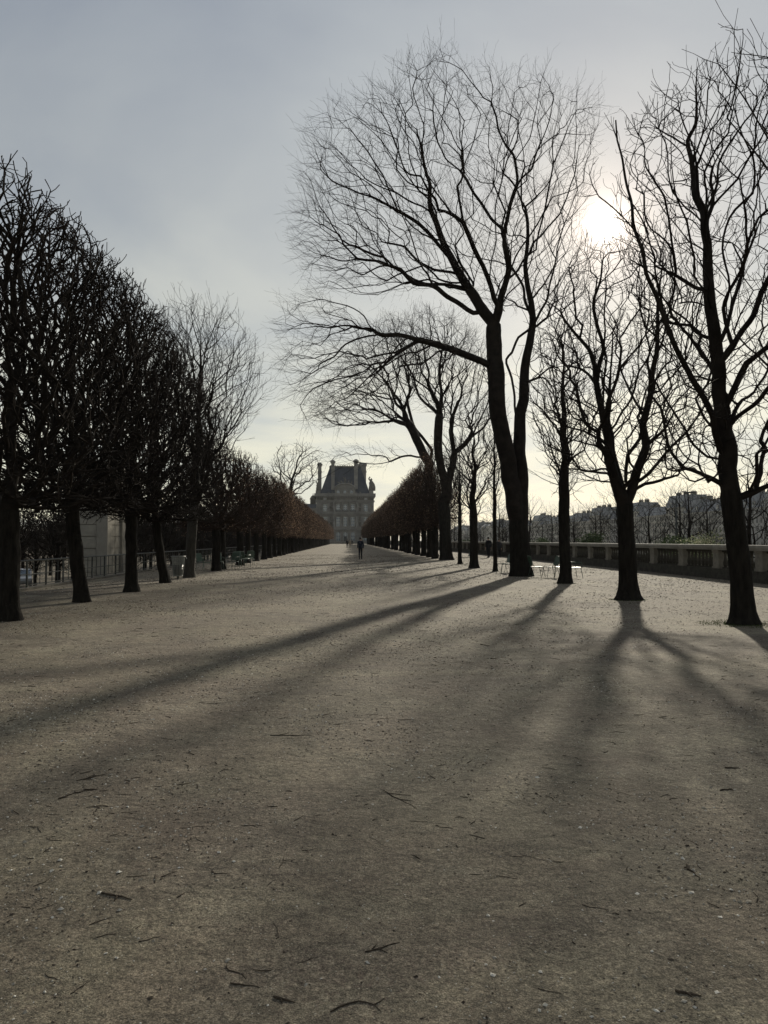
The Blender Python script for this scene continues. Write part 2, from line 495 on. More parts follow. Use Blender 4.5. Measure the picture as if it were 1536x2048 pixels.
class Skel:
    def __init__(s, seed):
        s.p = []; s.par = []; s.trunk = 0; s.rng = np.random.default_rng(seed); s.hint = {}
    def line(s, pts, step, wob=0.0, trunk=False, sm=1, r=None):
        """adds a limb; it springs from the nearest node there is"""
        q = resample(pts, step)
        q = smooth_poly(q, sm)
        if wob and len(q) > 2:                      # kinks every few steps, straight in between
            m = max(2, len(q) // 3 + 1)
            off = s.rng.normal(0, wob * 1.7, (m + 1, 3)); off[0] = 0
            t = np.linspace(0, m, len(q)); i0 = np.minimum(t.astype(int), m - 1); f = (t - i0)[:, None]
            q = q + off[i0] * (1 - f) + off[i0 + 1] * f
        if not s.p:
            s.p.append(q[0]); s.par.append(-1); cur = 0; start = 1
        else:
            P = np.array(s.p)
            d = ((P - q[0]) ** 2).sum(1)
            cur = int(d.argmin()); start = 0 if d[cur] > (0.6 * step) ** 2 else 1
            # a limb never springs from the very foot
        for i in range(start, len(q)):
            s.p.append(q[i]); s.par.append(cur); cur = len(s.p) - 1
            if r: s.hint[cur] = r[0] + (r[1] - r[0]) * i / len(q)
        s.seed_n = len(s.p)
        if trunk: s.trunk = len(s.p)
        return s
    def grow(s, A, step, infl, kill, up=0.0, jit=0.2, keep=0.5, start_from=None, bf=0.3, first=None):
        """joins the points A to the limbs, each by the path that is short, leads outwards and turns little"""
        rng = s.rng
        P = np.array(s.p, np.float64); par = list(s.par); n0 = len(P)
        dr = np.zeros((n0, 3)); plen = np.zeros(n0)
        for i in range(n0):
            if par[i] >= 0:
                d = P[i] - P[par[i]]; l = np.linalg.norm(d) + 1e-9; dr[i] = d / l; plen[i] = plen[par[i]] + l
        k0 = start_from or 0
        m = len(A)
        def cost(pos, d, pl, Q):
            v = Q - pos; l = np.linalg.norm(v, axis=1) + 1e-9
            c = (v @ d) / l
            return l * (1 + 1.1 * keep * (1 - c)) + bf * pl - up * v[:, 2] * .6
        best = np.full(m, 1e18); who = np.zeros(m, int)
        for i in range(k0, n0):
            c = cost(P[i], dr[i], plen[i], A)
            q = c < best; best[q] = c[q]; who[q] = i
        pos = [*P]; D = [*dr]; PL = list(plen)
        todo = np.ones(m, bool)
        order = []
        for _ in range(m):
            i = int(np.argmin(best))
            if best[i] > 1e17: break
            w = who[i]; a0 = pos[w]; b0 = A[i]; v = b0 - a0; L_ = np.linalg.norm(v)
            best[i] = 1e18; todo[i] = False
            if L_ < 0.3 * step: continue
            k = max(1, int(round(L_ / (step * 1.5))))
            side = rng.normal(0, jit * L_ * .22, 3)
            cur = w
            for j in range(1, k + 1):
                t = j / k
                q = a0 + v * t + side * math.sin(math.pi * t) + rng.normal(0, jit * step * .18, 3) * (t < 1)
                d = q - pos[cur]; l = np.linalg.norm(d) + 1e-9
                pos.append(q); D.append(d / l); PL.append(PL[cur] + l); par.append(cur); cur = len(pos) - 1
            rem = np.where(todo)[0]
            if len(rem) == 0: break
            c = cost(pos[cur], D[cur], PL[cur], A[rem])
            q = c < best[rem]; best[rem[q]] = c[q]; who[rem[q]] = cur
        s.p = np.array(pos); s.par = par
        return s
    grow2 = grow
    def smooth(s, it=2, f=0.5):
        P = np.array(s.p); par = np.array(s.par); n = len(P)
        for _ in range(it):
            acc = np.zeros((n, 3)); c = np.zeros(n)
            k = np.where(par >= 0)[0]
            np.add.at(acc, par[k], P[k]); np.add.at(c, par[k], 1)
            m = (c == 1) & (par >= 0) & (np.arange(n) >= s.seed_n)
            t = 0.5 * P[par[m]] + 0.5 * acc[m] / c[m][:, None]
            P[m] = P[m] * (1 - f) + t * f
        s.p = P
        return s
    def sprays(s, prob, nseg, seg, max_desc=10, ang=0.45, up=0.08, jit=0.12, centre=None, out=0.0):
        """longer side shoots of nseg pieces on the outer nodes"""
        rng = s.rng
        P = np.array(s.p); par = np.array(s.par); n = len(P)
        cnt = np.ones(n, int)
        for i in range(n - 1, 0, -1):
            cnt[par[i]] += cnt[i]
        idx = np.where((cnt <= max_desc) & (rng.random(n) < prob) & (par >= 0) & (np.arange(n) >= s.trunk))[0]
        T = P[idx] - P[par[idx]]; T /= np.linalg.norm(T, axis=1)[:, None] + 1e-9
        side = np.cross(T, rng.normal(0, 1, T.shape)); side /= np.linalg.norm(side, axis=1)[:, None] + 1e-9
        a = ang * (0.6 + 0.8 * rng.random(len(idx)))
        D = T * np.cos(a)[:, None] + side * np.sin(a)[:, None]
        sg = seg * (0.6 + 0.8 * rng.random(len(idx)))
        newp, newpar = [P], list(par)
        cur, curi, base_ = P[idx], idx, n
        for k in range(nseg):
            D = D + rng.normal(0, jit, D.shape); D[:, 2] += up
            if out and centre is not None:
                o_ = cur - np.array(centre); o_ /= np.linalg.norm(o_, axis=1)[:, None] + 1e-9
                D = D + out * o_
            D /= np.linalg.norm(D, axis=1)[:, None] + 1e-9
            cur = cur + D * sg[:, None]
            newp.append(cur); newpar += [int(x) for x in curi]
            curi = np.arange(base_, base_ + len(idx)); base_ += len(idx)
        s.p = np.concatenate(newp); s.par = newpar
        return s
    def twigs(s, prob, lo, hi, max_desc=12, up=0.3, spread=0.9, hook=0.0):
        """short side shoots on the outer nodes"""
        rng = s.rng
        P = np.array(s.p); par = np.array(s.par); n = len(P)
        cnt = np.ones(n, int)
        for i in range(n - 1, 0, -1):
            cnt[par[i]] += cnt[i]
        idx = np.where((cnt <= max_desc) & (rng.random(n) < prob) & (par >= 0) & (np.arange(n) >= s.trunk))[0]
        T = P[idx] - P[par[idx]]; T /= np.linalg.norm(T, axis=1)[:, None] + 1e-9
        D = T * 0.8 + rng.normal(0, spread * 0.7, T.shape); D[:, 2] += up
        D /= np.linalg.norm(D, axis=1)[:, None] + 1e-9
        ln = lo + rng.random(len(idx)) * (hi - lo)
        m1 = P[idx] + D * (ln * 0.5)[:, None]
        D2 = D + rng.normal(0, 0.25, D.shape); D2[:, 2] += up * 0.6 + hook
        D2 /= np.linalg.norm(D2, axis=1)[:, None] + 1e-9
        m2 = m1 + D2 * (ln * 0.5)[:, None]
        k = len(idx)
        s.p = np.concatenate([P, m1, m2])
        s.par = list(par) + list(idx) + list(range(n, n + k))
        return s
    def radii(s, r_tip, r_base, floor=None):
        P = np.array(s.p); par = np.array(s.par); n = len(P)
        kids = np.bincount(par[par >= 0], minlength=n)
        tips = (kids == 0)
        e = math.log(max(2, tips.sum())) / math.log(max(1.5, r_base / r_tip))
        acc = np.where(tips, r_tip ** e, 0.0)
        for i in range(n - 1, 0, -1):
            if par[i] >= 0: acc[par[i]] += acc[i]
        r = acc ** (1 / e)
        for i, h in s.hint.items(): r[i] = max(r[i], h)
        s.r = r
        return s
    def meshes(s, flare=0.45, bark_sides=14, thick_trunk=None):
        """returns (trunk vertices/faces, crown vertices/faces)"""
        P = np.array(s.p); par = np.array(s.par); r = s.r.copy(); n = len(P)
        z0 = P[0, 2]
        tr = np.arange(n) < s.trunk
        r = r * np.where(tr, 1 + flare * np.exp(-(P[:, 2] - z0) / 0.16) + 0.12 * np.exp(-(P[:, 2] - z0) / 0.7), 1)
        # main child = thickest
        main = np.full(n, -1)
        for i in range(1, n):
            p = par[i]
            if p >= 0 and (main[p] < 0 or r[i] > r[main[p]] or (i < s.trunk and main[p] >= s.trunk)):
                if not (main[p] >= 0 and main[p] < s.trunk and i >= s.trunk):
                    main[p] = i
        is_main = np.zeros(n, bool)
        is_main[main[main >= 0]] = True
        Tn = np.zeros((n, 3))
        ps = np.maximum(par, 0)
        din = P - P[ps]
        din[par < 0] = 0
        dout = np.zeros((n, 3)); hm = main >= 0
        dout[hm] = P[main[hm]] - P[hm]
        nrm = lambda a: a / (np.linalg.norm(a, axis=1)[:, None] + 1e-12)
        Tn = nrm(nrm(din) + nrm(dout))
        # chains
        head = np.arange(n)
        for i in range(n):
            if is_main[i] and par[i] >= 0: head[i] = head[par[i]]
        hr = r[head]
        sides = np.where(hr > 0.10, 9, np.where(hr > 0.035, 6, np.where(hr > 0.014, 4, 3)))
        sides = np.where(head == 0, bark_sides, sides)
        dh = nrm(np.where((par[head] < 0)[:, None], dout[head], din[head]))
        ref = np.zeros((n, 3)); ref[np.arange(n), np.abs(dh).argmin(1)] = 1.0
        def frame(T, ref):
            u = nrm(np.cross(T, ref)); w = np.cross(T, u)
            return u, w
        res = {'trunk': ([], [], 0), 'crown': ([], [], 0)}
        Vt, Ft, Vc, Fc = [], [], [], []
        nt_, nc_ = 0, 0
        U, Wv = frame(Tn, ref)
        for sd in np.unique(sides):
            ang = 2 * np.pi * np.arange(sd) / sd
            ca, sa = np.cos(ang), np.sin(ang)
            g = np.where(sides == sd)[0]
            rr = r[g][:, None] * np.ones((1, sd))
            if sd == bark_sides:
                rr = rr * (1 + 0.07 * np.sin(3 * ang + P[g, 2:3] * 1.3) + 0.05 * np.sin(5 * ang - P[g, 2:3] * 0.7 + 1) + s.rng.normal(0, 0.018, rr.shape))
            ring = P[g][:, None, :] + rr[..., None] * (ca[None, :, None] * U[g][:, None, :] + sa[None, :, None] * Wv[g][:, None, :])
            pos = np.full(n, -1); pos[g] = np.arange(len(g))
            # start rings for chain heads
            hd = g[(head[g] == g) & (par[g] >= 0)]
            st = np.zeros((0, sd, 3))
            if len(hd):
                Th = nrm(din[hd]); u, w = frame(Th, ref[hd])
                rs = np.minimum(r[hd] * 1.25, r[par[hd]])
                st = P[par[hd]][:, None, :] + rs[:, None, None] * (ca[None, :, None] * u[:, None, :] + sa[None, :, None] * w[:, None, :])
            V = np.concatenate([ring.reshape(-1, 3), st.reshape(-1, 3)])
            hpos = np.full(n, -1); hpos[hd] = len(g) + np.arange(len(hd))
            seg = g[par[g] >= 0]
            a = np.where(is_main[seg], pos[par[seg]], hpos[seg]); b = pos[seg]
            k = np.arange(sd); k2 = (k + 1) % sd
            Fq = np.stack([a[:, None] * sd + k, a[:, None] * sd + k2, b[:, None] * sd + k2, b[:, None] * sd + k], 2)
            istr = seg < s.trunk
            if istr.any():
                Vt.append(V); Ft.append(Fq[istr].reshape(-1, 4) + nt_); nt_ += len(V)
            if (~istr).any():
                Vc.append(V); Fc.append(Fq[~istr].reshape(-1, 4) + nc_); nc_ += len(V)
        def fin(V, Fs):
            if not V: return None
            V = np.concatenate(V); Fs = np.concatenate(Fs)
            used = np.zeros(len(V), bool); used[Fs.ravel()] = True
            remap = np.cumsum(used) - 1
            return V[used], remap[Fs]
        return fin(Vt, Ft), fin(Vc, Fc)

def np_mesh(name, V, Fq, material, smooth=True):
    me = bpy.data.meshes.new(name)
    k = Fq.shape[1]
    me.vertices.add(len(V)); me.vertices.foreach_set('co', np.ascontiguousarray(V, np.float32).ravel())
    me.loops.add(len(Fq) * k); me.loops.foreach_set('vertex_index', np.ascontiguousarray(Fq, np.int32).ravel())
    me.polygons.add(len(Fq))
    me.polygons.foreach_set('loop_start', np.arange(0, len(Fq) * k, k, dtype=np.int32))
    me.polygons.foreach_set('loop_total', np.full(len(Fq), k, np.int32))
    me.polygons.foreach_set('use_smooth', np.full(len(Fq), smooth, bool))
    me.update(calc_edges=True)
    me.validate()
    me.materials.append(material)
    return me

def tree_object(name, sk, label, group, bark, twig, flare=0.45, foliage=None):
    base = Vector(sk.p[0])
    sk.p = np.array(sk.p) - np.array(base)
    T, C = sk.meshes(flare)
    T[0][:, 2] = np.where(T[0][:, 2] < 0.02, -0.06, T[0][:, 2])
    o = empty(name, (base.x, base.y, base.z), 0, label, 'tree', group)
    link('trunk', np_mesh('trunk', *T, bark), o)
    c = link('crown', np_mesh('crown', *C, twig), o)
    if foliage is not None:
        link('dry_leaves', foliage, o)['kind'] = 'stuff'
    return o

def leaf_cards(name, pts, size, rng, material, jitter=0.5):
    """small pointed leaf faces (two triangles folded a little) at the given points"""
    n = len(pts)
    d = rng.normal(0, 1, (n, 3)); d /= np.linalg.norm(d, axis=1)[:, None]
    e = np.cross(d, rng.normal(0, 1, (n, 3))); e /= np.linalg.norm(e, axis=1)[:, None]
    sz = size * (0.6 + rng.random(n) * 0.8)
    a = pts - d * sz[:, None] * 0.5; b = pts + e * sz[:, None] * 0.32
    c = pts + d * sz[:, None] * 0.5; f = pts - e * sz[:, None] * 0.32
    V = np.stack([a, b, c, f], 1).reshape(-1, 3)
    Fq = np.arange(4 * n).reshape(n, 4)
    return np_mesh(name, V, Fq, material, False)

def W(pts, Y):
    """polyline of (px, py[, depth offset]) to world points"""
    out = []
    for p in pts:
        v = at(p[0], p[1], Y)
        if len(p) > 2: v.y += p[2]
        out.append(v)
    return out

# ---- the great twin-stemmed tree on the right
def great_tree():
    base = ground(1042, 1152); Y = base.y
    s = Skel(11); st = 0.22
    b0 = Vector((base.x, Y, -0.05))
    s.line([b0] + W([(1040, 1090), (1036, 1040)], Y), st, 0, trunk=True)
    s.line(W([(1036, 1040), (1022, 960), (1008, 881), (996, 800), (988, 730), (988, 652), (964, 618), (942, 581, .2), (915, 535, .4), (888, 471, .5), (866, 403, .8), (861, 339, 1.0), (849, 300, 1.0), (842, 240, 1.2)], Y), st, 0.02, r=(.40, .03))
    s.line(W([(1040, 1045), (1046, 960, .3), (1044, 900, .5), (1047, 832, .7), (1061, 710, .8), (1076, 627, .9), (1069, 569, 1.0), (1061, 515, 1.0), (1070, 450, 1.2), (1066, 390, 1.3)], Y), st, 0.02, r=(.36, .03))
    L_ = lambda *p, w=0.035: s.line(W(p, Y), st, w)
    L_((988, 652), (995, 620, -.3), (1000, 598, -.5), (1010, 549, -.8), (1000, 505, -1.0), (996, 476, -1.2), (1018, 403, -1.5), (1010, 354, -1.7), (981, 305, -1.9), (964, 256, -2.0))
    L_((1018, 403, -1.5), (1042, 373, -1.3), (1057, 334, -1.2), (1090, 270, -1.0))
    L_((900, 505, .5), (876, 486, .2), (837, 449, -.2), (793, 427, -.4), (729, 408, -.8), (685, 393, -1.0), (642, 364, -1.2))
    L_((793, 427, -.4), (770, 380, -.8), (735, 330, -1.2), (700, 290, -1.4))
    L_((837, 449, -.2), (800, 470, .5), (740, 480, 1.1), (680, 490, 1.5), (620, 480, 1.8))
    L_((966, 620), (930, 622, -.3), (891, 603, -.6), (861, 583, -.8), (825, 582, -.9), (798, 557, -1.1), (764, 557, -1.3), (715, 569, -1.5), (670, 560, -1.7), (620, 540, -1.8))
    L_((798, 557, -1.1), (740, 530, -.6), (680, 525, -.2), (610, 500, 0))
    L_((942, 581, .2), (954, 554, .8), (930, 505, 1.4), (920, 461, 1.8), (905, 420, 2.1), (885, 360, 2.4))
    L_((1000, 505, -1), (969, 422, -.4), (949, 381, 0), (920, 334, .3), (891, 305, .5), (870, 240, .5))
    L_((1003, 588, -.6), (1042, 539, -.2), (1071, 486, .2), (1125, 422, .5), (1145, 380, .7), (1165, 310, .8))
    L_((1042, 539, -.2), (1085, 510, -1.2), (1120, 470, -1.9), (1150, 430, -2.3))
    L_((886, 471, .5), (850, 440, 1.6), (820, 390, 2.4), (790, 330, 2.8))
    # the long low limb
    L_((986, 735), (960, 727, -.3), (939, 720, -.5), (891, 705, -1.0), (812, 693, -1.6), (754, 696, -2.0), (739, 681, -2.1), (729, 657, -2.2), (695, 647, -2.3), (642, 637, -2.5), (588, 652, -2.6), w=0.03)
    L_((754, 696, -2.0), (710, 710, -2.2), (681, 725, -2.3), (646, 754, -2.5), (612, 784, -2.6))
    L_((812, 693, -1.6), (780, 720, -1.2), (750, 750, -.8), (700, 790, -.5), (650, 825, -.3))
    L_((891, 705, -1.0), (870, 690, -.5), (850, 675, 0), (800, 670, .3), (760, 655, .5))
    L_((739, 690, -2.1), (690, 690, -2.6), (640, 690, -2.9), (580, 700, -3))
    # right stem limbs
    L_((1069, 590, 1.0), (1085, 560, 1.2), (1105, 540, 1.4), (1125, 510, 1.6), (1150, 470, 1.8))
    L_((1076, 647, .9), (1110, 622, .6), (1130, 608, .4), (1160, 590, .2), (1184, 588, 0), (1190, 560, 0))
    L_((1044, 900, .5), (1027, 793, -.2), (1008, 725, -.4), (1030, 690, -1.0), (1058, 661, -1.4), (1080, 600, -1.8), (1095, 540, -2))
    L_((1055, 760, .8), (1090, 745, .5), (1110, 770, .3), (1150, 760, 0))
    crown = [(570, 500), (585, 345), (618, 240), (680, 220), (738, 180), (762, 130), (860, 95), (912, 120), (968, 118), (1000, 165), (1040, 140), (1092, 150), (1122, 182), (1182, 190), (1212, 240), (1192, 330), (1180, 405), (1168, 470), (1195, 540), (1190, 600), (1090, 640), (1030, 640), (985, 640), (940, 600), (880, 585), (800, 590), (690, 595), (600, 570)]
    low = [(538, 690), (545, 640), (560, 600), (620, 575), (690, 605), (730, 640), (800, 660), (950, 690), (955, 720), (830, 730), (790, 790), (700, 850), (600, 860), (562, 790)]
    rgt = [(1060, 640), (1110, 660), (1185, 580), (1200, 640), (1170, 780), (1070, 800)]
    crown = [(x, y + (320 - y) * .10 if y < 320 else y) for x, y in crown]
    A = np.concatenate([px_poly_points(crown, 3600, Y, 5.2, s.rng, inset=20), px_poly_points(low, 760, Y - 1.9, 2.4, s.rng, inset=16), px_poly_points(rgt, 120, Y, 1.2, s.rng)])
    k0 = s.trunk + 12
    s.grow2(A, 0.21, 3.0, 0.32, first=.11, up=0.06, jit=0.15, keep=0.8, start_from=k0)
    s.smooth(1)
    c0 = at(940, 640, Y)
    s.sprays(0.65, 4, 0.20, 9, ang=.5, up=.02, jit=.10, centre=c0, out=.12)
    s.sprays(0.5, 2, 0.17, 5, ang=.6, up=.03, jit=.12, centre=c0, out=.12)
    s.radii(0.0027, 0.42)
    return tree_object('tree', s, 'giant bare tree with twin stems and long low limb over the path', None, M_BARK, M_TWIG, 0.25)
great_tree()

# ---- the two big trees where the right hedge begins
def second_trees():
    base = ground(893, 1120); Y = base.y
    s = Skel(21); st = 0.35
    s.line([Vector((base.x, Y, -.05))] + W([(890, 1060), (887, 1006)], Y), st, 0, trunk=True)
    L_ = lambda *p, w=0.05: s.line(W(p, Y), st, w)
    L_((887, 1006), (898, 962), (908, 915), (934, 884), (968, 855), (990, 820))
    L_((893, 985), (880, 930), (876, 880), (880, 800), (880, 735), (890, 680))
    L_((908, 915), (905, 860, 1), (920, 800, 1.5), (945, 740, 2))
    L_((880, 830), (860, 780, -1), (845, 720, -2), (830, 670, -2.5))
    A = px_poly_points([(760, 660), (800, 620), (860, 605), (920, 625), (985, 690), (1010, 770), (1000, 850), (950, 880), (900, 860), (850, 840), (800, 780)], 2000, Y, 5.5, s.rng, inset=18)
    s.grow2(A, 0.34, 5, 0.46, first=.12, up=0.05, jit=0.15, keep=0.8, start_from=s.trunk + 4)
    s.smooth(1)
    s.sprays(0.6, 4, 0.24, 8, ang=.5, up=.03, centre=at(890, 900, Y), out=.12)
    s.sprays(0.4, 2, 0.22, 4, ang=.6, up=.03, centre=at(890, 900, Y), out=.1)
    s.radii(0.0048, 0.45)
    tree_object('tree', s, 'large bare tree with sloping fork behind the thin trunks where the right hedge starts', None, M_BARK, M_TWIG, 0.25)
    base = ground(866, 1113); Y = base.y
    s = Skel(22)
    s.line([Vector((base.x, Y, -.05))] + W([(864, 1060), (861, 1006)], Y), st, 0, trunk=True)
    L_((861, 1006), (856, 928), (846, 902), (830, 866), (817, 850), (793, 798), (770, 760), (730, 730))
    L_((858, 950), (869, 902, .5), (846, 870, .8), (825, 850, 1), (817, 798, 1.2), (830, 750, 1.5), (850, 700, 2))
    L_((817, 850), (780, 840, -1), (740, 825, -2), (690, 830, -3), (640, 840, -3.5))
    L_((793, 798), (750, 790, 1), (700, 780, 2), (650, 770, 2.5))
    L_((846, 915), (822, 911, -1), (799, 915, -1.5), (775, 928, -2), (742, 935, -2.5), (700, 925, -3), (668, 915, -3.2))
    L_((775, 928, -2), (772, 915, -2), (740, 918, -2.2), (725, 905, -2.4))
    L_((817, 798, 1.2), (790, 740, 0), (770, 690, -1), (750, 650, -1.5))
    A = np.concatenate([px_poly_points([(600, 835), (640, 760), (680, 690), (720, 640), (780, 615), (850, 640), (880, 700), (850, 790), (800, 860), (720, 870), (640, 870)], 2200, Y, 5.5, s.rng, inset=18),
                        px_poly_points([(640, 920), (690, 890), (790, 890), (830, 905), (780, 935), (720, 945)], 110, Y - 2.3, 1.5, s.rng)])
    s.grow2(A, 0.36, 5, 0.48, first=.12, up=0.05, jit=0.15, keep=0.8, start_from=s.trunk + 6)
    s.smooth(1)
    s.sprays(0.6, 4, 0.25, 8, ang=.5, up=.03, centre=at(840, 900, Y), out=.12)
    s.sprays(0.4, 2, 0.23, 4, ang=.6, up=.03, centre=at(840, 900, Y), out=.1)
    s.radii(0.0048, 0.44)
    tree_object('tree', s, 'large bare tree leaning over the path in front of the slate roof', None, M_BARK, M_TWIG, 0.25)
second_trees()

# ---- chestnuts of the right row
def chestnut_near():
    base = ground(1485, 1248); Y = base.y
    s = Skel(31); st = 0.13
    s.line([Vector((base.x, Y, -.04))] + W([(1481, 1150), (1470, 1050), (1462, 980)], Y), st, 0, trunk=True)
    L_ = lambda *p, w=0.018, r=None: s.line(W(p, Y), st, w, r=r)
    L_((1462, 980), (1455, 880), (1451, 854), (1440, 752), (1428, 664), (1419, 576), (1416, 517), (1410, 440), (1394, 381, .1), (1386, 267, .2), (1401, 236, .2), (1403, 178, .2), (1404, 120, .2), r=(.165, .006))
    L_((1441, 900), (1425, 880, -.2), (1378, 810, -.6), (1343, 769, -.8), (1305, 722, -1.0), (1270, 649, -1.1), (1246, 590, -1.2), (1226, 517, -1.2), (1214, 473, -1.2), (1202, 403, -1.2), (1195, 350, -1.2), (1190, 312, -1.2), r=(.07, .012))
    L_((1196, 370, -1.2), (1186, 345, -1.15), (1182, 320, -1.2))
    L_((1416, 580), (1405, 564, .3), (1375, 526, .6), (1320, 461, 1), (1299, 438, 1.1), (1251, 406, 1.3))
    L_((1381, 530, .6), (1352, 459, .3), (1333, 381, .2), (1312, 350, .1), (1287, 325, 0), (1287, 279, 0), (1262, 228, 0))
    L_((1416, 500), (1373, 419, -.6), (1343, 355, -.9), (1323, 317, -1), (1300, 250, -1.2))
    L_((1416, 520), (1429, 457, .3), (1455, 368, .6), (1470, 292, .8), (1495, 240, 1))
    L_((1432, 700), (1452, 678, .2), (1487, 605, .5), (1534, 503, .9), (1570, 420, 1.1))
    L_((1436, 730), (1470, 660, -.5), (1500, 560, -.9), (1520, 470, -1.2), (1540, 360, -1.4))
    L_((1453, 860), (1466, 834, -.2), (1510, 781, -.6), (1560, 740, -1), (1610, 660, -1.2))
    L_((1458, 900), (1480, 860, .4), (1520, 800, .8), (1580, 760, 1.2))
    L_((1464, 1000), (1485, 990, -.2), (1510, 975, -.4), (1540, 968, -.6), (1600, 930, -.9))
    L_((1455, 975), (1431, 957, .2), (1393, 930, .5), (1358, 927, .8), (1311, 936, 1.1))
    L_((1442, 765), (1422, 749, .3), (1380, 725, .8), (1323, 690, 1.3))
    L_((1448, 830), (1410, 800, .6), (1350, 790, 1.3), (1300, 770, 1.8))
    L_((1452, 860), (1420, 840, -.5), (1370, 850, -1.0), (1320, 830, -1.5))
    L_((1430, 680), (1400, 640, .5), (1350, 610, 1.0), (1300, 600, 1.3))
    L_((1424, 620), (1380, 600, -.7), (1330, 560, -1.3), (1290, 540, -1.5))
    poly = [(1222, 330), (1232, 240), (1300, 190), (1320, 150), (1380, 110), (1420, 118), (1470, 150), (1540, 130), (1650, 260), (1720, 500), (1720, 700), (1650, 920), (1530, 990), (1400, 985), (1310, 960), (1300, 850), (1290, 760), (1270, 640), (1240, 540), (1236, 430)]
    A = np.concatenate([px_poly_points(poly, 2900, Y, 2.6, s.rng, inset=20), px_poly_points([(1170, 320), (1190, 300), (1210, 330), (1208, 420), (1180, 400)], 14, Y - 1.2, .25, s.rng)])
    s.grow2(A, 0.12, 2.2, 0.18, first=.10, up=0.06, jit=0.20, keep=0.75, start_from=s.trunk + 3)
    s.smooth(1)
    s.sprays(0.22, 4, 0.10, 9, ang=.8, up=.22, jit=.16)
    s.twigs(0.30, 0.10, 0.26, 5, up=0.45, spread=0.8, hook=0.3)
    s.radii(0.0040, 0.185)
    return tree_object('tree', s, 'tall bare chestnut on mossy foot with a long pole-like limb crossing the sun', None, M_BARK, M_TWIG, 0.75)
chestnut_near()

def chestnut_forked():
    base = ground(1256, 1200); Y = base.y
    s = Skel(32); st = 0.16
    s.line([Vector((base.x, Y, -.04))] + W([(1254, 1100), (1250, 1010)], Y), st, 0, trunk=True)
    L_ = lambda *p, w=0.022, r=None: s.line(W(p, Y), st, w, r=r)
    L_((1250, 1010), (1226, 957), (1211, 869), (1194, 766), (1185, 722), (1156, 664, .2), (1129, 620, .3), (1100, 582, .5), r=(.14, .008))
    L_((1194, 766), (1197, 693, -.3), (1176, 611, -.4), (1194, 564, -.4), (1196, 520, -.4))
    L_((1205, 830), (1220, 766, .4), (1226, 664, .6), (1229, 576, .7), (1228, 520, .7))
    L_((1250, 1010), (1264, 980), (1285, 913), (1293, 825), (1302, 752), (1314, 678), (1317, 605), (1323, 561), (1325, 510), r=(.14, .008))
    L_((1308, 720), (1349, 629, .5), (1381, 558, .9))
    L_((1272, 965), (1287, 955, -.3), (1317, 907, -.6), (1364, 840, -1.1), (1395, 780, -1.3))
    L_((1250, 990), (1235, 898, .5), (1238, 801, .8), (1245, 720, 1), (1260, 640, 1.2))
    L_((1226, 957), (1190, 940, -.4), (1140, 950, -.9), (1100, 930, -1.2))
    L_((1215, 890), (1170, 850, .5), (1130, 830, .9), (1095, 790, 1.2))
    L_((1288, 900), (1330, 930, .5), (1380, 930, 1), (1420, 915, 1.3))
    L_((1190, 745), (1150, 740, -.6), (1110, 720, -1.1), (1080, 680, -1.4))
    poly = [(1085, 585), (1125, 505), (1195, 470), (1260, 480), (1330, 490), (1395, 550), (1420, 700), (1420, 860), (1390, 960), (1300, 985), (1200, 985), (1110, 965), (1075, 880), (1070, 700)]
    A = px_poly_points(poly, 2300, Y, 2.7, s.rng, inset=16)
    s.grow2(A, 0.14, 2.4, 0.21, first=.10, up=0.06, jit=0.18, keep=0.75, start_from=s.trunk + 2)
    s.smooth(1)
    s.sprays(0.25, 4, 0.12, 9, ang=.75, up=.16, jit=.15)
    s.twigs(0.35, 0.12, 0.32, 5, up=0.4, spread=0.8, hook=0.3)
    s.radii(0.0043, 0.21)
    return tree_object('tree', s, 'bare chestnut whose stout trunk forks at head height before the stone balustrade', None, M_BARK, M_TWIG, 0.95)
chestnut_forked()

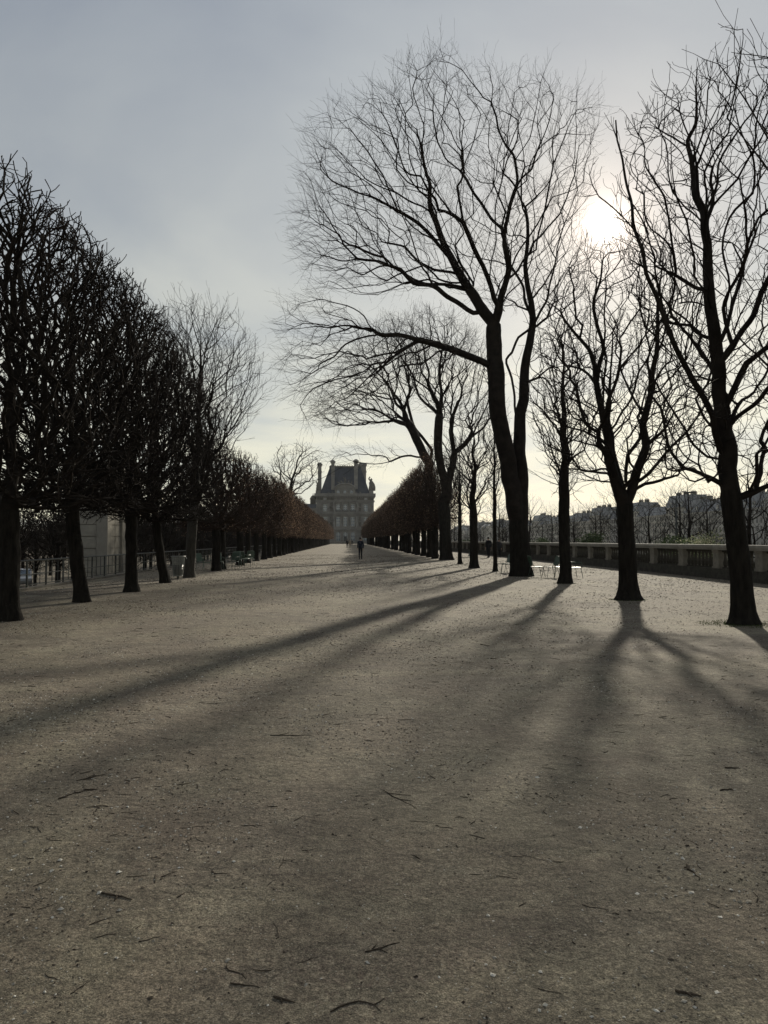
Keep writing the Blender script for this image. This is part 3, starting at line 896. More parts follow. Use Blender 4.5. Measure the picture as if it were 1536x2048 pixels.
def young_tree(seed, H, rad, clear, r_base, n, step, slim=1.0, lean=(0, 0), limbs=9, up=0.12, kill=1.5, jit=.2, tw=.5, r_tip=.007, lo=.18, hi=.45, keep=.4, out=.1):
    """a free-grown street tree at the origin"""
    s = Skel(seed); rng = s.rng
    s.line([(0, 0, -.05), (lean[0] * .3, lean[1] * .3, clear * .6), (lean[0] * .6, lean[1] * .6, clear)], step, 0.01, trunk=True)
    s.line([(lean[0] * .6, lean[1] * .6, clear), (lean[0], lean[1], H * .55), (lean[0] * 1.1, lean[1] * 1.1, H * .86)], step, 0.03, r=(r_base * .95, .012))
    for k in range(limbs):
        a = k * 2.4 + rng.random() * .8; z = clear + (H * .45) * (k / limbs) ** 1.1 + .1
        ln = rad * (0.85 - .35 * k / limbs)
        el = 0.35 + .55 * k / limbs
        d = np.array([math.cos(a), math.sin(a), el]); 
        c = np.array([lean[0] * .7, lean[1] * .7, z])
        s.line([c, c + d * ln * .5, c + d * ln * np.array([.95, .95, 1.25])], step, 0.04)
    q = rng.normal(0, 1, (n, 3)); q /= np.linalg.norm(q, axis=1)[:, None]
    q *= (rng.random(n) ** 0.45)[:, None]
    zc = (H + clear * .8) / 2
    A = np.stack([q[:, 0] * rad * slim + lean[0], q[:, 1] * rad + lean[1], zc + q[:, 2] * (H - clear * .8) / 2], 1)
    # narrower below
    t = np.clip((A[:, 2] - clear * .8) / (H * .5), 0.35, 1)
    A[:, 0] = lean[0] + (A[:, 0] - lean[0]) * t; A[:, 1] = lean[1] + (A[:, 1] - lean[1]) * t
    s.grow2(A, step, 2.6, step * kill, first=.12, up=up, jit=jit * .6, keep=.8, start_from=s.trunk)
    s.smooth(1)
    s.sprays(tw * .7, 3, (lo + hi) / 4, 8, ang=.55, up=.08, jit=.12, centre=(lean[0], lean[1], clear), out=out)
    s.twigs(tw * .6, lo * .7, hi * .7, 5, up=0.2, spread=0.6, hook=0.1)
    s.radii(r_tip, r_base)
    return s

def place(proto, loc, rz=0.0, sc=1.0, label=None, group=None, sz=None):
    o = copy_tree(proto)
    o.location = loc; o.rotation_euler = (0, 0, rz)
    o.scale = (sc, sc, sc if sz is None else sz)
    if label: o['label'] = label
    if group: o['group'] = group
    return o

# the corner tree off the right edge and the slim trees before the hedge
s = young_tree(41, 10.2, 3.4, 2.9, .2, 1300, .14, jit=.24, r_tip=.0038, keep=.5)
corner = tree_object('tree', s, 'bare chestnut whose crown hangs into the upper corner above the pole-limbed one', None, M_BARK, M_TWIG, .5)
corner.location = (8.1, 8.8, 0); corner.scale = (1.05, 1.05, 1.05)
s = young_tree(42, 9.6, 2.0, 3.0, .19, 800, .19, limbs=11, r_tip=.0046, tw=.6)
slim_a = tree_object('tree', s, 'slim bare tree rising from among green chairs beside the giant tree', None, M_BARK, M_TWIG, .55)
g = ground(1130, 1167); slim_a.location = (g.x, g.y, 0)
s = young_tree(43, 8.8, 2.6, 2.7, .22, 850, .22, limbs=8, r_tip=.0052, tw=.6)
slim_b = tree_object('tree', s, 'bare spreading tree with pale mossy trunk between the thinnest trunks', None, M_BARK, M_TWIG, .5)
g = ground(948, 1136); slim_b.location = (g.x, g.y, 0)
g = ground(990, 1143); place(slim_a, (g.x, g.y, 0), 2.0, .92, 'thinnest bare trunk, straight as a post, just before the giant tree').scale = (.5, .5, .95)
g = ground(920, 1128); place(slim_a, (g.x, g.y, 0), 4.0, .9, 'thin straight bare tree next to the large fork-trunked tree').scale = (.62, .62, .92)

# ---- clipped trees of the left row
def clipped(seed, H, x0, x1, half, clear, r_base, n, step, lean=(0, 0), r_tip=.012, up=.22, jit=.16, tw=.4, limbs=12, face_slope=.25, kill=1.5, shell=.55):
    """tree clipped to a curtain: flat towards +x (the path) with x in x0..x1, +-half along the row"""
    s = Skel(seed); rng = s.rng
    s.line([(0, 0, -.05), (lean[0] * .5, lean[1] * .5, clear * .5), (lean[0], lean[1], clear)], step, .008, trunk=True)
    s.line([(lean[0], lean[1], clear), (lean[0] * 1.2, lean[1] * 1.2, H * .5), (lean[0], lean[1], H * .82)], step, .03)
    for k in range(limbs):
        a = k * 2.4 + rng.random() * .6; z = clear + (H * .5) * (k / limbs)
        d = np.array([math.cos(a), math.sin(a), .75 + .8 * k / limbs])
        c = np.array([lean[0], lean[1], z]); ln = 1.5 * (1 - .6 * k / limbs) * (1 - .55 * k / limbs)
        s.line([c, c + d * ln * .5, c + d * ln * np.array([1, 1, 1.15])], step, .04)
    u = rng.random((n * 3, 3))
    X = x0 + (x1 - x0) * u[:, 0]; Yv = -half + 2 * half * u[:, 1]; Z = clear + (H - clear) * u[:, 2]
    mid, hw = (x0 + x1) / 2, (x1 - x0) / 2
    rx = np.abs(X - mid) / hw; rz = (Z - clear) / (H - clear)
    ok = rx < np.where(rz > .55, 1 - ((rz - .55) / .45) ** 1.6 * .80, 1.0)
    ok &= np.abs(Yv) / half < np.where(rz > .7, 1 - ((rz - .7) / .3) ** 2 * .5, 1.0)
    edge = np.maximum.reduce([rx, np.abs(Yv) / half * .9, np.abs(rz * 2 - 1)])
    ok &= (rng.random(len(X)) < np.where(edge > shell, 1.0, .45))
    A = np.stack([X, Yv, Z], 1)[ok][:n]
    s.grow2(A, step, 2.2, step * kill, first=.12, up=up, jit=jit, keep=.7, start_from=s.trunk)
    s.sprays(tw * .6, 3, step * .6, 8, ang=.6, up=.26, jit=.14)
    s.twigs(tw, .10, .28, 6, up=.25, spread=.9, hook=.2)
    s.radii(r_tip, r_base)
    return s

GL = 'clipped bare trees at the near end of the left row'
s = clipped(51, 9.2, -2.4, 1.95, 2.6, 2.3, .165, 4300, .125, lean=(-.35, .1), r_tip=.0078, tw=.42)
la = tree_object('tree', s, 'leaning clipped bare tree with a dense knobby crown by the railing', None, M_BARK, M_TWIG, .35)
g = ground(165, 1204); la.location = (g.x, g.y, 0)
s = clipped(52, 9.2, -2.4, 1.95, 2.5, 2.2, .165, 4300, .125, r_tip=.0078, tw=.42)
lb = tree_object('tree', s, 'clipped bare tree with flared foot in front of the pale stone pavilion', None, M_BARK, M_TWIG, .6)
g = ground(262, 1183); lb.location = (g.x, g.y, 0)
g = ground(14, 1240); place(lb, (g.x, g.y, 0), math.pi * 0, 1.0, 'stoutest clipped bare tree nearest the open end of the railing').scale = (1.15, -1.1, .95)
g = ground(330, 1166); place(la, (g.x, g.y, 0), 0, .93, 'clipped bare tree with swollen foot beside the slatted litter bin').scale = (.93, -.93, .93)

# tall fine-twigged tree in the left row
s = young_tree(53, 11.6, 3.0, 3.0, .20, 2600, .18, limbs=16, r_tip=.0042, tw=.8, up=.16, jit=.12, lo=.3, hi=.6, lean=(.35, 0), out=.2)
tall = tree_object('tree', s, 'tall unclipped bare tree with fine fan-shaped crown rising above the left row', None, M_BARK_GREY, M_TWIG, .3)
g = ground(378, 1155); tall.location = (g.x, g.y, 0)

# ---- clipped hedge trees with russet twigs and dead leaves
def hedge_proto(seed, H, x0, x1, half, clear, r_base, n, step, nleaf, leafsize, r_tip, name_label, group):
    s = clipped(seed, H, x0, x1, half, clear, r_base, n, step, r_tip=r_tip, tw=.7, limbs=10, shell=.6)
    P = np.array(s.p); rng = s.rng
    outer = P[s.trunk + 40:]
    mid = (x0 + x1) / 2
    w = np.maximum.reduce([np.abs(outer[:, 0] - mid) / ((x1 - x0) / 2), np.abs(outer[:, 2] - (H + clear) / 2) / ((H - clear) / 2)]) ** 2 + .1
    cl = outer[rng.choice(len(outer), 90, p=w / w.sum())]
    near = np.min(((outer[:, None, :] - cl[None]) ** 2).sum(2), 1)
    w = w * (.25 + np.exp(-near / .18))
    pick = rng.choice(len(outer), nleaf, p=w / w.sum())
    pts = outer[pick] + rng.normal(0, .09, (nleaf, 3))
    me = leaf_cards('dry_leaves', pts, leafsize, rng, M_LEAF_DRY)
    return tree_object('tree', s, name_label, group, M_BARK, M_TWIG_RED, .45, foliage=me)

GHL = 'clipped russet trees of the left row'
GHR = 'clipped russet trees of the right row'
LHL = 'clipped tree with russet twigs and dead leaves in the left row'
LHR = 'clipped tree with russet twigs and dead leaves in the right row'
hl = [hedge_proto(61, 6.9, -2.2, 1.75, 2.1, 2.05, .2, 750, .17, 700, .07, .0085, LHL, GHL),
      hedge_proto(62, 6.9, -2.2, 1.75, 2.1, 2.05, .21, 1200, .17, 4500, .08, .0085, LHL, GHL),
      hedge_proto(63, 6.8, -2.2, 1.75, 2.1, 2.05, .19, 1200, .17, 5200, .085, .0085, LHL, GHL)]
hr_ = [hedge_proto(64, 8.6, -2.0, 2.2, 2.35, 2.55, .24, 1300, .19, 6000, .085, .0095, LHR, GHR),
       hedge_proto(65, 8.5, -2.0, 2.2, 2.35, 2.5, .22, 1300, .19, 5000, .085, .0095, LHR, GHR)]
rnd = random.Random(5)
# left: distances along the row
ys = [ground(422, 1142).y, ground(448, 1138).y, ground(477, 1130).y]
y = ys[-1]
while y < 268:
    y += 4.3 + rnd.uniform(-.25, .25); ys.append(y)
for i, y in enumerate(ys):
    k = 0 if i < 5 else (1 + (i % 2))
    p = hl[k]
    first = not p.get('used')
    o = p if first else place(p, (0, 0, 0))
    p['used'] = 1; o['used'] = 1
    o.location = (-6.65 + rnd.uniform(-.12, .12), y, 0)
    o.scale = (rnd.uniform(.9, 1.08), rnd.choice((-1, 1)) * rnd.uniform(.92, 1.05), rnd.uniform(.88, 1.08))
ys = []
y = 62.5
while y < 275:
    ys.append(y); y += 4.9 + rnd.uniform(-.3, .3)
for i, y in enumerate(ys):
    p = hr_[i % 2]
    first = not p.get('used')
    o = p if first else place(p, (0, 0, 0))
    p['used'] = 1; o['used'] = 1
    o.location = (7.4 + rnd.uniform(-.25, .2), y, 0)
    o.scale = (-rnd.uniform(.9, 1.08), rnd.choice((-1, 1)) * rnd.uniform(.9, 1.05), rnd.uniform(.88, 1.06))
for o in list(bpy.data.objects):
    if 'used' in o: del o['used']
# ------------------------------------------------------------------ palace pavilion closing the alley
M_PAL = mat('palace_stone', (0.225, 0.212, 0.190), .9, .2, col2=(0.135, 0.129, 0.118), vscale=.35, bump=.3, bscale=3)
M_PAL_D = mat('palace_stone_dark', (0.15, 0.138, 0.118), .9, .2, col2=(0.08, 0.075, 0.066), vscale=.6, bump=.3, bscale=3)
def palace():
    D = 410.0
    k = D / F / 7.68
    X = lambda c: (590 + c / 7.68 - 695) / F * D
    Z = lambda c: CAMZ + (1080 - 890 - c / 7.68) / F * D
    root = empty('palace_pavilion', (X(767), D, -0.4), 0, 'grey stone palace pavilion with steep slate roof and tall chimneys closing the alley', 'building')
    ox, oz = X(767), -0.4
    def P(name, mb, m, parent=root):
        mb.v = [(x - (ox), y - D, z - oz) for x, y, z in mb.v]
        return mb.build(name, m, parent)
    y0 = D
    x0, x1 = X(325), X(1210)
    P('wall', MB().box(x0, x1, y0, y0 + 30, -0.5, Z(790)), M_PAL)
    P('central_bay', MB().box(X(600), X(945), y0 - 1.2, y0 + 1, -0.5, Z(790)), M_PAL)
    # horizontal mouldings
    for ca, cb, pr in ((745, 792, 1.6), (852, 872, .7), (1030, 1062, 1.1), (1068, 1082, .6), (1262, 1305, 1.0), (1482, 1530, .9)):
        P('cornice', MB().box(x0 - pr * .6, x1 + pr * .6, y0 - pr, y0 + 29, Z(cb), Z(ca)), M_PAL)
        P('cornice', MB().box(X(598) - .2, X(947) + .2, y0 - 1.2 - pr, y0 - pr - .02, Z(cb), Z(ca)), M_PAL)
    P('entablature', MB().box(x0 + .4, x1 - .4, y0 - .25, y0, Z(845), Z(795)), M_PAL_D)
    # dentils of the main cornice
    for i in range(30):
        c = 335 + i * 30
        P('bracket', MB().box(X(c), X(c + 13), y0 - 2.6 if 600 < c < 935 else y0 - 1.3, y0 - .2, Z(815), Z(793)), M_PAL)
    # pilasters and columns
    for c, w in ((345, 34), (400, 24), (510, 28), (600, 30), (960, 30), (1030, 26), (1140, 26), (1190, 34)):
        for a, b in ((875, 1028), (1084, 1260), (1307, 1480)):
            P('pilaster', MB().box(X(c - w / 2), X(c + w / 2), y0 - (1.75 if 598 < c < 965 else .5), y0 + .1, Z(b), Z(a)), M_PAL)
    for c in (612, 717, 830, 936):
        for a, b in ((880, 1028), (1086, 1260)):
            P('column', MB().lathe([(.55, 0), (.55, .3), (.42, .5), (.42, 2), (.36, Z(a) - Z(b) - .6), (.55, Z(a) - Z(b) - .3), (.58, Z(a) - Z(b))], 8, (X(c), y0 - 1.75, Z(b))), M_PAL)
    # windows
    def window(c, a, b, w, y, arched=False, door=False):
        wx, zz0, zz1 = X(c), Z(b), Z(a); hw = w * k / 2; h = zz1 - zz0
        if arched:
            n = 8
            out = [(hw + .45) * math.cos(math.pi * i / n) for i in range(n + 1)]
            prof = [(wx + hw + .45, zz0)] + [(wx + (hw + .45) * math.cos(math.pi * i / n), zz1 - hw + (hw + .45) * math.sin(math.pi * i / n)) for i in range(n + 1)] + [(wx - hw - .45, zz0)]
            pane = [(wx + hw, zz0)] + [(wx + hw * math.cos(math.pi * i / n), zz1 - hw + hw * math.sin(math.pi * i / n)) for i in range(n + 1)] + [(wx - hw, zz0)]
        else:
            prof = [(wx - hw - .4, zz0 - .2), (wx + hw + .4, zz0 - .2), (wx + hw + .4, zz1 + .5), (wx - hw - .4, zz1 + .5)]
            pane = [(wx - hw, zz0), (wx + hw, zz0), (wx + hw, zz1), (wx - hw, zz1)]
        # surround as a ring around the opening
        mb = MB(); n = len(prof)
        mb._add([(x, y - .35, z) for x, z in prof] + [(x, y - .35, z) for x, z in pane] + [(x, y, z) for x, z in prof] + [(x, y + .0, z) for x, z in pane],
                [f for i in range(n) for j in [(i + 1) % n] for f in ((i, j, j + n, i + n), (i, i + 2 * n, j + 2 * n, j), (i + n, j + n, j + 3 * n, i + 3 * n))])
        wn = P('window', mb, M_PAL)
        P('pane', MB().prism(pane, y - .06, y - .02), M_GLASS, wn)
        fr = MB()
        for t in (0.0, .5, 1.0):
            fr.box(wx - hw + t * 2 * hw - .07, wx - hw + t * 2 * hw + .07, y - .14, y - .07, zz0, zz1 - (hw * .6 if arched and t != .5 else 0))
        for t in (.02, .36, .68, .97 if not arched else .8):
            fr.box(wx - hw, wx + hw, y - .15, y - .065, zz0 + h * t - .07, zz0 + h * t + .07)
        P('glazing_bars', fr, M_FRAME, wn)
        if door: P('door_leaf', MB().box(wx - hw * .8, wx + hw * .8, y - .2, y - .16, zz0, zz0 + h * .55), M_IRON, wn)
        return wn
    for c in (462, 1086):
        window(c, 915, 1018, 58, y0); window(c, 1108, 1245, 56, y0); window(c, 1345, 1470, 60, y0, True)
        window(c, 815, 842, 40, y0 - .25)
    yb = y0 - 1.2
    for c in (663, 772, 886):
        window(c, 915, 1012, 54, yb); window(c, 1108, 1250, 56, yb); window(c + 3, 1338, 1478, 62, yb, True, door=(c == 772))
    # balconies
    for c in (663, 772, 886):
        mb = MB()
        for i in range(9): mb.box(X(c - 40 + i * 10) - .06, X(c - 40 + i * 10) + .06, yb - 1.0, yb - .88, Z(1030), Z(1010))
        mb.box(X(c - 44), X(c + 44), yb - 1.1, yb - .8, Z(1010), Z(1006))
        P('balcony_rail', mb, M_IRON)
    # carved panels between windows
    for c in (567, 985):
        for a, b in ((890, 1020), (1100, 1250)):
            P('carved_panel', MB().box(X(c - 30), X(c + 30), y0 - .3, y0, Z(b), Z(a)), M_PAL_D)
            P('medallion', MB().lathe([(.1, 0), (.8, .1), (1.0, .35), (.75, .6), (.2, .75)], 10, (X(c), y0 - .6, Z((a + b) / 2) - .4)), M_PAL)
    # attic with oculi and curved pediment
    P('attic', MB().box(X(612), X(925), yb - .6, y0 + 2, Z(745), Z(690)), M_PAL)
    for c in (665, 766, 866):
        wn = P('oculus', MB().tube([(X(c) + 1.15 * math.cos(t * math.pi / 8), yb - .72, Z(722) + 1.15 * math.sin(t * math.pi / 8)) for t in range(17)], .28, 6), M_PAL)
        P('pane', MB().prism([(X(c) + math.cos(t * math.pi / 8), Z(722) + math.sin(t * math.pi / 8)) for t in range(16)], yb - .68, yb - .62), M_GLASS, wn)
    n = 14
    arc = [(X(766) + (X(925) - X(766)) * math.cos(math.pi * i / n), Z(688) + (Z(598) - Z(688)) * math.sin(math.pi * i / n)) for i in range(n + 1)]
    P('pediment', MB().prism(arc, yb - .4, y0 + 2), M_PAL)
    P('pediment_moulding', MB().tube([(x, yb - .6, z) for x, z in arc], .45, 6), M_PAL)
    rr = random.Random(3)
    # reclining carved figures
    def figure(name, cx, cz, h, m=M_PAL_D, lean=0.0):
        mb = MB()
        mb.lathe([(h * .16, 0), (h * .18, h * .15), (h * .13, h * .42), (h * .17, h * .62), (h * .14, h * .74), (h * .05, h * .80), (h * .085, h * .88), (h * .07, h * .97), (h * .01, h)], 8, (0, 0, 0))
        mb.tube([(h * .12, 0, h * .68), (h * .26, -.1, h * .5), (h * .2, -.2, h * .32)], h * .05, 5)
        mb.tube([(-h * .12, 0, h * .68), (-h * .24, -.1, h * .85), (-h * .2, -.1, h * 1.02)], h * .05, 5)
        M_ = Matrix.Translation((cx, y0 - 1.0, cz)) @ Matrix.Rotation(lean, 4, 'Y')
        mb.v = [tuple(M_ @ Vector(v)) for v in mb.v]
        return P(name, mb, m)
    for c, hh, ln in ((690, 2.3, -.6), (725, 2.6, -.3), (766, 3.4, 0), (806, 2.6, .3), (842, 2.3, .6)):
        figure('carved_figure', X(c), Z(620) + (1.0 if c == 766 else .2), hh, lean=ln)
    for c in (540, 575, 955, 1000): figure('carved_figure', X(c), Z(790), 2.4, lean=rr.uniform(-.6, .6))
    # roof
    rf = P('roof', MB().frustum((X(385), X(1152), y0 + .6, y0 + 28), (X(528), X(1010), y0 + 7, y0 + 21), Z(745), Z(325)), M_SLATE)
    P('roof_crest', MB().box(X(520), X(1015), y0 + 6.6, y0 + 21.4, Z(325), Z(305)), M_PAL_D, rf)
    for i in range(13):
        c = 530 + i * 37
        P('crest_ornament', MB().frustum((X(c), X(c + 26), y0 + 6.4, y0 + 7.2), (X(c + 9), X(c + 17), y0 + 6.6, y0 + 7), Z(306), Z(290)), M_PAL_D, rf)
    for c, zc in ((487, 615), (645, 520), (870, 510), (1030, 585), (775, 460)):
        P('skylight', MB().box(X(c) - .4, X(c) + .4, y0 + 1.0 + (745 - zc) * .0148, y0 + 2.6 + (745 - zc) * .0148, Z(zc) - .2, Z(zc) + .6), M_FRAME, rf)
    def chimney(c0, c1, ctop, cbot, yy, dep=2.2, m=M_PAL):
        w = X(c1) - X(c0); cx = (X(c0) + X(c1)) / 2
        mb = MB().box(X(c0), X(c1), yy, yy + dep, Z(cbot), Z(ctop) - 2.2)
        mb.box(X(c0) - .25, X(c1) + .25, yy - .25, yy + dep + .25, Z(ctop) - 5.2, Z(ctop) - 4.8)
        mb.frustum((X(c0), X(c1), yy, yy + dep), (X(c0) - .6, X(c1) + .6, yy - .5, yy + dep + .5), Z(ctop) - 2.2, Z(ctop) - 1.0)
        mb.frustum((X(c0) - .6, X(c1) + .6, yy - .5, yy + dep + .5), (X(c0) + w * .25, X(c1) - w * .25, yy + .5, yy + dep - .5), Z(ctop) - 1.0, Z(ctop))
        return P('chimney', mb, m)
    chimney(347, 400, 255, 745, y0 + 4, 4)
    chimney(555, 605, 225, 685, y0 + .2)
    chimney(906, 964, 212, 675, y0 + .2)
    chimney(984, 1098, 240, 700, y0 + 10, 5)
    # corner statues on pedestals
    for c, top in ((350, 565), (1172, 505)):
        P('pedestal', MB().box(X(c - 32), X(c + 32), y0 - .6, y0 + 3, Z(745), Z(700)), M_PAL)
        mb = MB()
        h = Z(top) - Z(700)
        mb.lathe([(h * .2, 0), (h * .23, h * .2), (h * .17, h * .45), (h * .2, h * .62), (h * .14, h * .74), (h * .06, h * .80), (h * .1, h * .88), (h * .02, h)], 9, (X(c), y0 + 1, Z(700)))
        mb.lathe([(h * .12, 0), (h * .14, h * .25), (h * .08, h * .5), (h * .02, h * .62)], 7, (X(c) + h * .2, y0 + 1, Z(700)))
        mb.tube([(X(c), y0 + 1, Z(700) + h * .7), (X(c) - h * .2, y0 + .8, Z(700) + h * .95), (X(c) - h * .1, y0 + .8, Z(700) + h * 1.1)], h * .06, 5)
        P('statue', mb, M_PAL_D)
    # lower wing to the left
    P('side_wing', MB().box(x0 - 45, x0 - .02, y0 + 6, y0 + 26, -.5, Z(960)), M_PAL)
    P('side_wing_roof', MB().frustum((x0 - 45, x0 - .02, y0 + 6, y0 + 26), (x0 - 43, x0 - .02, y0 + 11, y0 + 21), Z(960), Z(890)), M_SLATE)
    P('lantern', MB().lathe([(1.6, 0), (1.6, 2.6), (1.9, 2.8), (1.2, 4.2), (.3, 5.0), (.05, 6.2)], 8, (X(272), y0 + 5, Z(905))), M_PAL_D)
palace()

# iron gate fence before the palace
fence = empty('gate_fence', (0, 300, 0), 0, 'low blue-grey iron fence at the end of the alley before the palace', 'fence')
mb = MB().box(-9, 9, -.12, .12, -.42, .55)
mb.build('plinth', M_STONE_D, fence)
for i in range(37):
    x = -9 + i * .5
    MB().box(x - .03, x + .03, -.04, .04, .5, 1.45 + (.25 if i % 6 == 0 else 0)).build('bar', M_IRON, fence)
MB().box(-9, 9, -.05, .05, 1.30, 1.36).build('rail', M_IRON, fence)

# ------------------------------------------------------------------ far bank: a row of town houses along the quay
M_ZINC = mat('zinc_roof', (0.19, 0.20, 0.215), .6, .35, col2=(0.12, 0.128, 0.14), vscale=.4)
def far_houses():
    rr = random.Random(9)
    wall_cols = [(0.46, 0.43, 0.37), (0.40, 0.38, 0.34), (0.50, 0.47, 0.41), (0.36, 0.35, 0.33)]
    mats = [mat('facade_%d' % i, c, .9, .2, var=.14, vscale=.5) for i, c in enumerate(wall_cols)]
    win = MB()                 # window seen from the river: frame proud, pane inside
    win.box(-.08, .04, -.62, -.5, -1.05, 1.05).box(-.08, .04, .5, .62, -1.05, 1.05).box(-.08, .04, -.5, .5, .93, 1.05).box(-.1, .04, -.62, .62, -1.15, -1.05)
    wme = win.mesh('window', M_STONE)
    pme = MB().box(-.03, .02, -.5, .5, -1.05, .93).mesh('pane', M_GLASS_FAR)
    bme = MB().box(-.06, -.031, -.03, .03, -1.05, .93).box(-.06, -.032, -.5, .5, .35, .41).mesh('glazing_bar', M_FRAME)
    desc = ['pale', 'grey', 'cream', 'dark grey']
    roofs = ['steep slate mansard', 'rounded slate mansard', 'low slate roof', 'tall slate mansard with dormers']
    y = 232.0; idx = 0
    while y < 1150:
        w = rr.choice((15, 18, 21, 24)); fl = rr.choice((5, 5, 6)); k = rr.randrange(4); rk = rr.randrange(4)
        h = 1.2 + fl * 3.15
        X0 = 158.0 + rr.uniform(-.5, .5)
        root = empty('town_house', (X0, y + w / 2, -3.0), 0, '%s stone town house with %s across the river' % (desc[k], roofs[rk]), 'building', 'town houses along the far quay')
        MB().box(0, 14, -w / 2, w / 2 - .03, 0, h).build('wall', mats[k], root)
        for zc in (4.2, h - 3.4, h - .15):
            MB().box(-.45, -.002, -w / 2, w / 2 - .03, zc, zc + .32).build('cornice', mats[k], root)
        rh = (5.2, 4.6, 3.2, 6.0)[rk]
        rf = MB().frustum((.1, 13.9, -w / 2 + .1, w / 2 - .1), ((1.8, 2.4, 4.5, 1.6)[rk], 12, -w / 2 + .3, w / 2 - .3), h + .17, h + rh).build('roof', M_ZINC, root)
        nc = int(w / 2.7)
        for c in range(nc):
            wy = -w / 2 + w * (c + .5) / nc
            for f_ in range(fl if y < 640 else 0):
                o = link('window', wme, root, (-.04, wy, 2.4 + f_ * 3.15 + (.3 if f_ else .2)))
                link('pane', pme, o); 
                if y < 420: link('glazing_bars', bme, o)
            if rk in (0, 3) and c % 2 == 0:
                d = MB().box(.3, 2.2, wy - .8, wy + .8, h + .6, h + 2.6).build('dormer', M_STONE, root)
                MB().box(.24, .29, wy - .5, wy + .5, h + .8, h + 2.3).build('pane', M_GLASS, d)
        for c in range(rr.choice((2, 3))):
            wy = -w / 2 + 1 + (w - 2) * c / 2
            ch = MB().box(5, 7.4, wy - .5, wy + .5, h + 1, h + rh + 1.6).build('chimney', M_STONE_D, root)
            for q in range(3): MB().lathe([(.16, 0), (.13, .7)], 6, (5.5 + q * .7, wy, h + rh + 1.58)).build('chimney_pot', MATS['facade_3'], ch)
        y += w; idx += 1
far_houses()
# far houses differ: name them by their neighbours
_h = [o for o in bpy.data.objects if o.name.startswith('town_house')]

# ------------------------------------------------------------------ right balustrade
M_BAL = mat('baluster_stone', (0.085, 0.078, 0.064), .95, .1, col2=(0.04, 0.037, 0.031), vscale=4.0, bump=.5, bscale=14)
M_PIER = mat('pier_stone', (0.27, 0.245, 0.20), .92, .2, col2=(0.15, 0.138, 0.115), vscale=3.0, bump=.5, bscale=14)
def balustrade():
    root = empty('balustrade', (XR, 0, 0), 0, 'long weathered stone balustrade with broad coping along the river side of the terrace', 'balustrade')
    Y0, Y1 = 2.0, 292.0
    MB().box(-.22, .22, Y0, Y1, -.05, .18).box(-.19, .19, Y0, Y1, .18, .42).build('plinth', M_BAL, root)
    sp = 3.15
    # coping slabs
    cme = MB().box(-.24, .24, -sp / 2 + .006, sp / 2 - .006, 1.16, 1.24).box(-.28, .28, -sp / 2 + .006, sp / 2 - .006, 1.243, 1.36).mesh('coping_slab', M_COPING)
    pier = MB().box(-.17, .17, -.24, .24, .42, 1.16).box(-.20, .20, -.27, .27, .421, .50).box(-.20, .20, -.27, .27, 1.09, 1.159).mesh('pier', M_PIER)
    bal = MB().box(-.085, .085, -.085, .085, .42, .48)
    bal.lathe([(.05, .48), (.085, .58), (.092, .66), (.06, .80), (.042, .92), (.05, 1.0), (.075, 1.04), (.05, 1.07)], 8)
    bal.box(-.085, .085, -.085, .085, 1.07, 1.16)
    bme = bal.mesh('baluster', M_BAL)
    y = 29.4 - sp * 8; far = MB()
    rr = random.Random(2)
    while y < Y1:
        link('coping_slab', cme, root, (rr.uniform(-.004, .004), y + sp / 2, rr.uniform(-.003, .003)))
        link('pier', pier, root, (0, y, 0))
        for i in range(8):
            yy = y + .45 + i * (sp - .9) / 7
            if 20 < y < 82: link('baluster', bme, root, (0, yy, 0)).rotation_euler = (0, 0, rr.uniform(0, 3))
            elif y > 82: far.lathe([(.08, .42), (.09, .64), (.045, .92), (.08, 1.16)], 5, (0, yy, 0))
            elif y > 6: far.lathe([(.08, .42), (.09, .64), (.045, .92), (.08, 1.16)], 6, (0, yy, 0))
        y += sp
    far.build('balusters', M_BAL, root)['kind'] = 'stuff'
balustrade()

# ------------------------------------------------------------------ left iron railing
def railing():
    root = empty('iron_railing', (XL, 0, 0), 0, 'thin iron railing with pale worn handrail along the garden edge', 'railing')
    kerb = MB().box(-.14, .14, 8, 290, -.04, .07).build('kerb', M_STONE_D, root)
    MB().tube([(0, 8, .90), (0, 290, .90)], .028, 8).build('handrail', M_RAIL, root)
    MB().box(-.012, .012, 8, 290, .46, .49).build('rail', M_IRON, root)
    MB().box(-.012, .012, 8, 290, .12, .15).build('rail', M_IRON, root)
    post = MB().box(-.025, .025, -.025, .025, 0, .89).mesh('post', M_IRON)
    bar = MB().box(-.010, .010, -.010, .010, .14, .885).mesh('bar', M_IRON)
    far = MB(); y = 12.0; i = 0
    while y < 289:
        if y < 125:
            link('post' if i % 3 == 0 else 'bar', post if i % 3 == 0 else bar, root, (0, y, 0))
        else:
            far.box(-.012, .012, y - .012, y + .012, 0, .885)
        y += .5; i += 1
    far.build('bars', M_IRON, root)['kind'] = 'stuff'
railing()

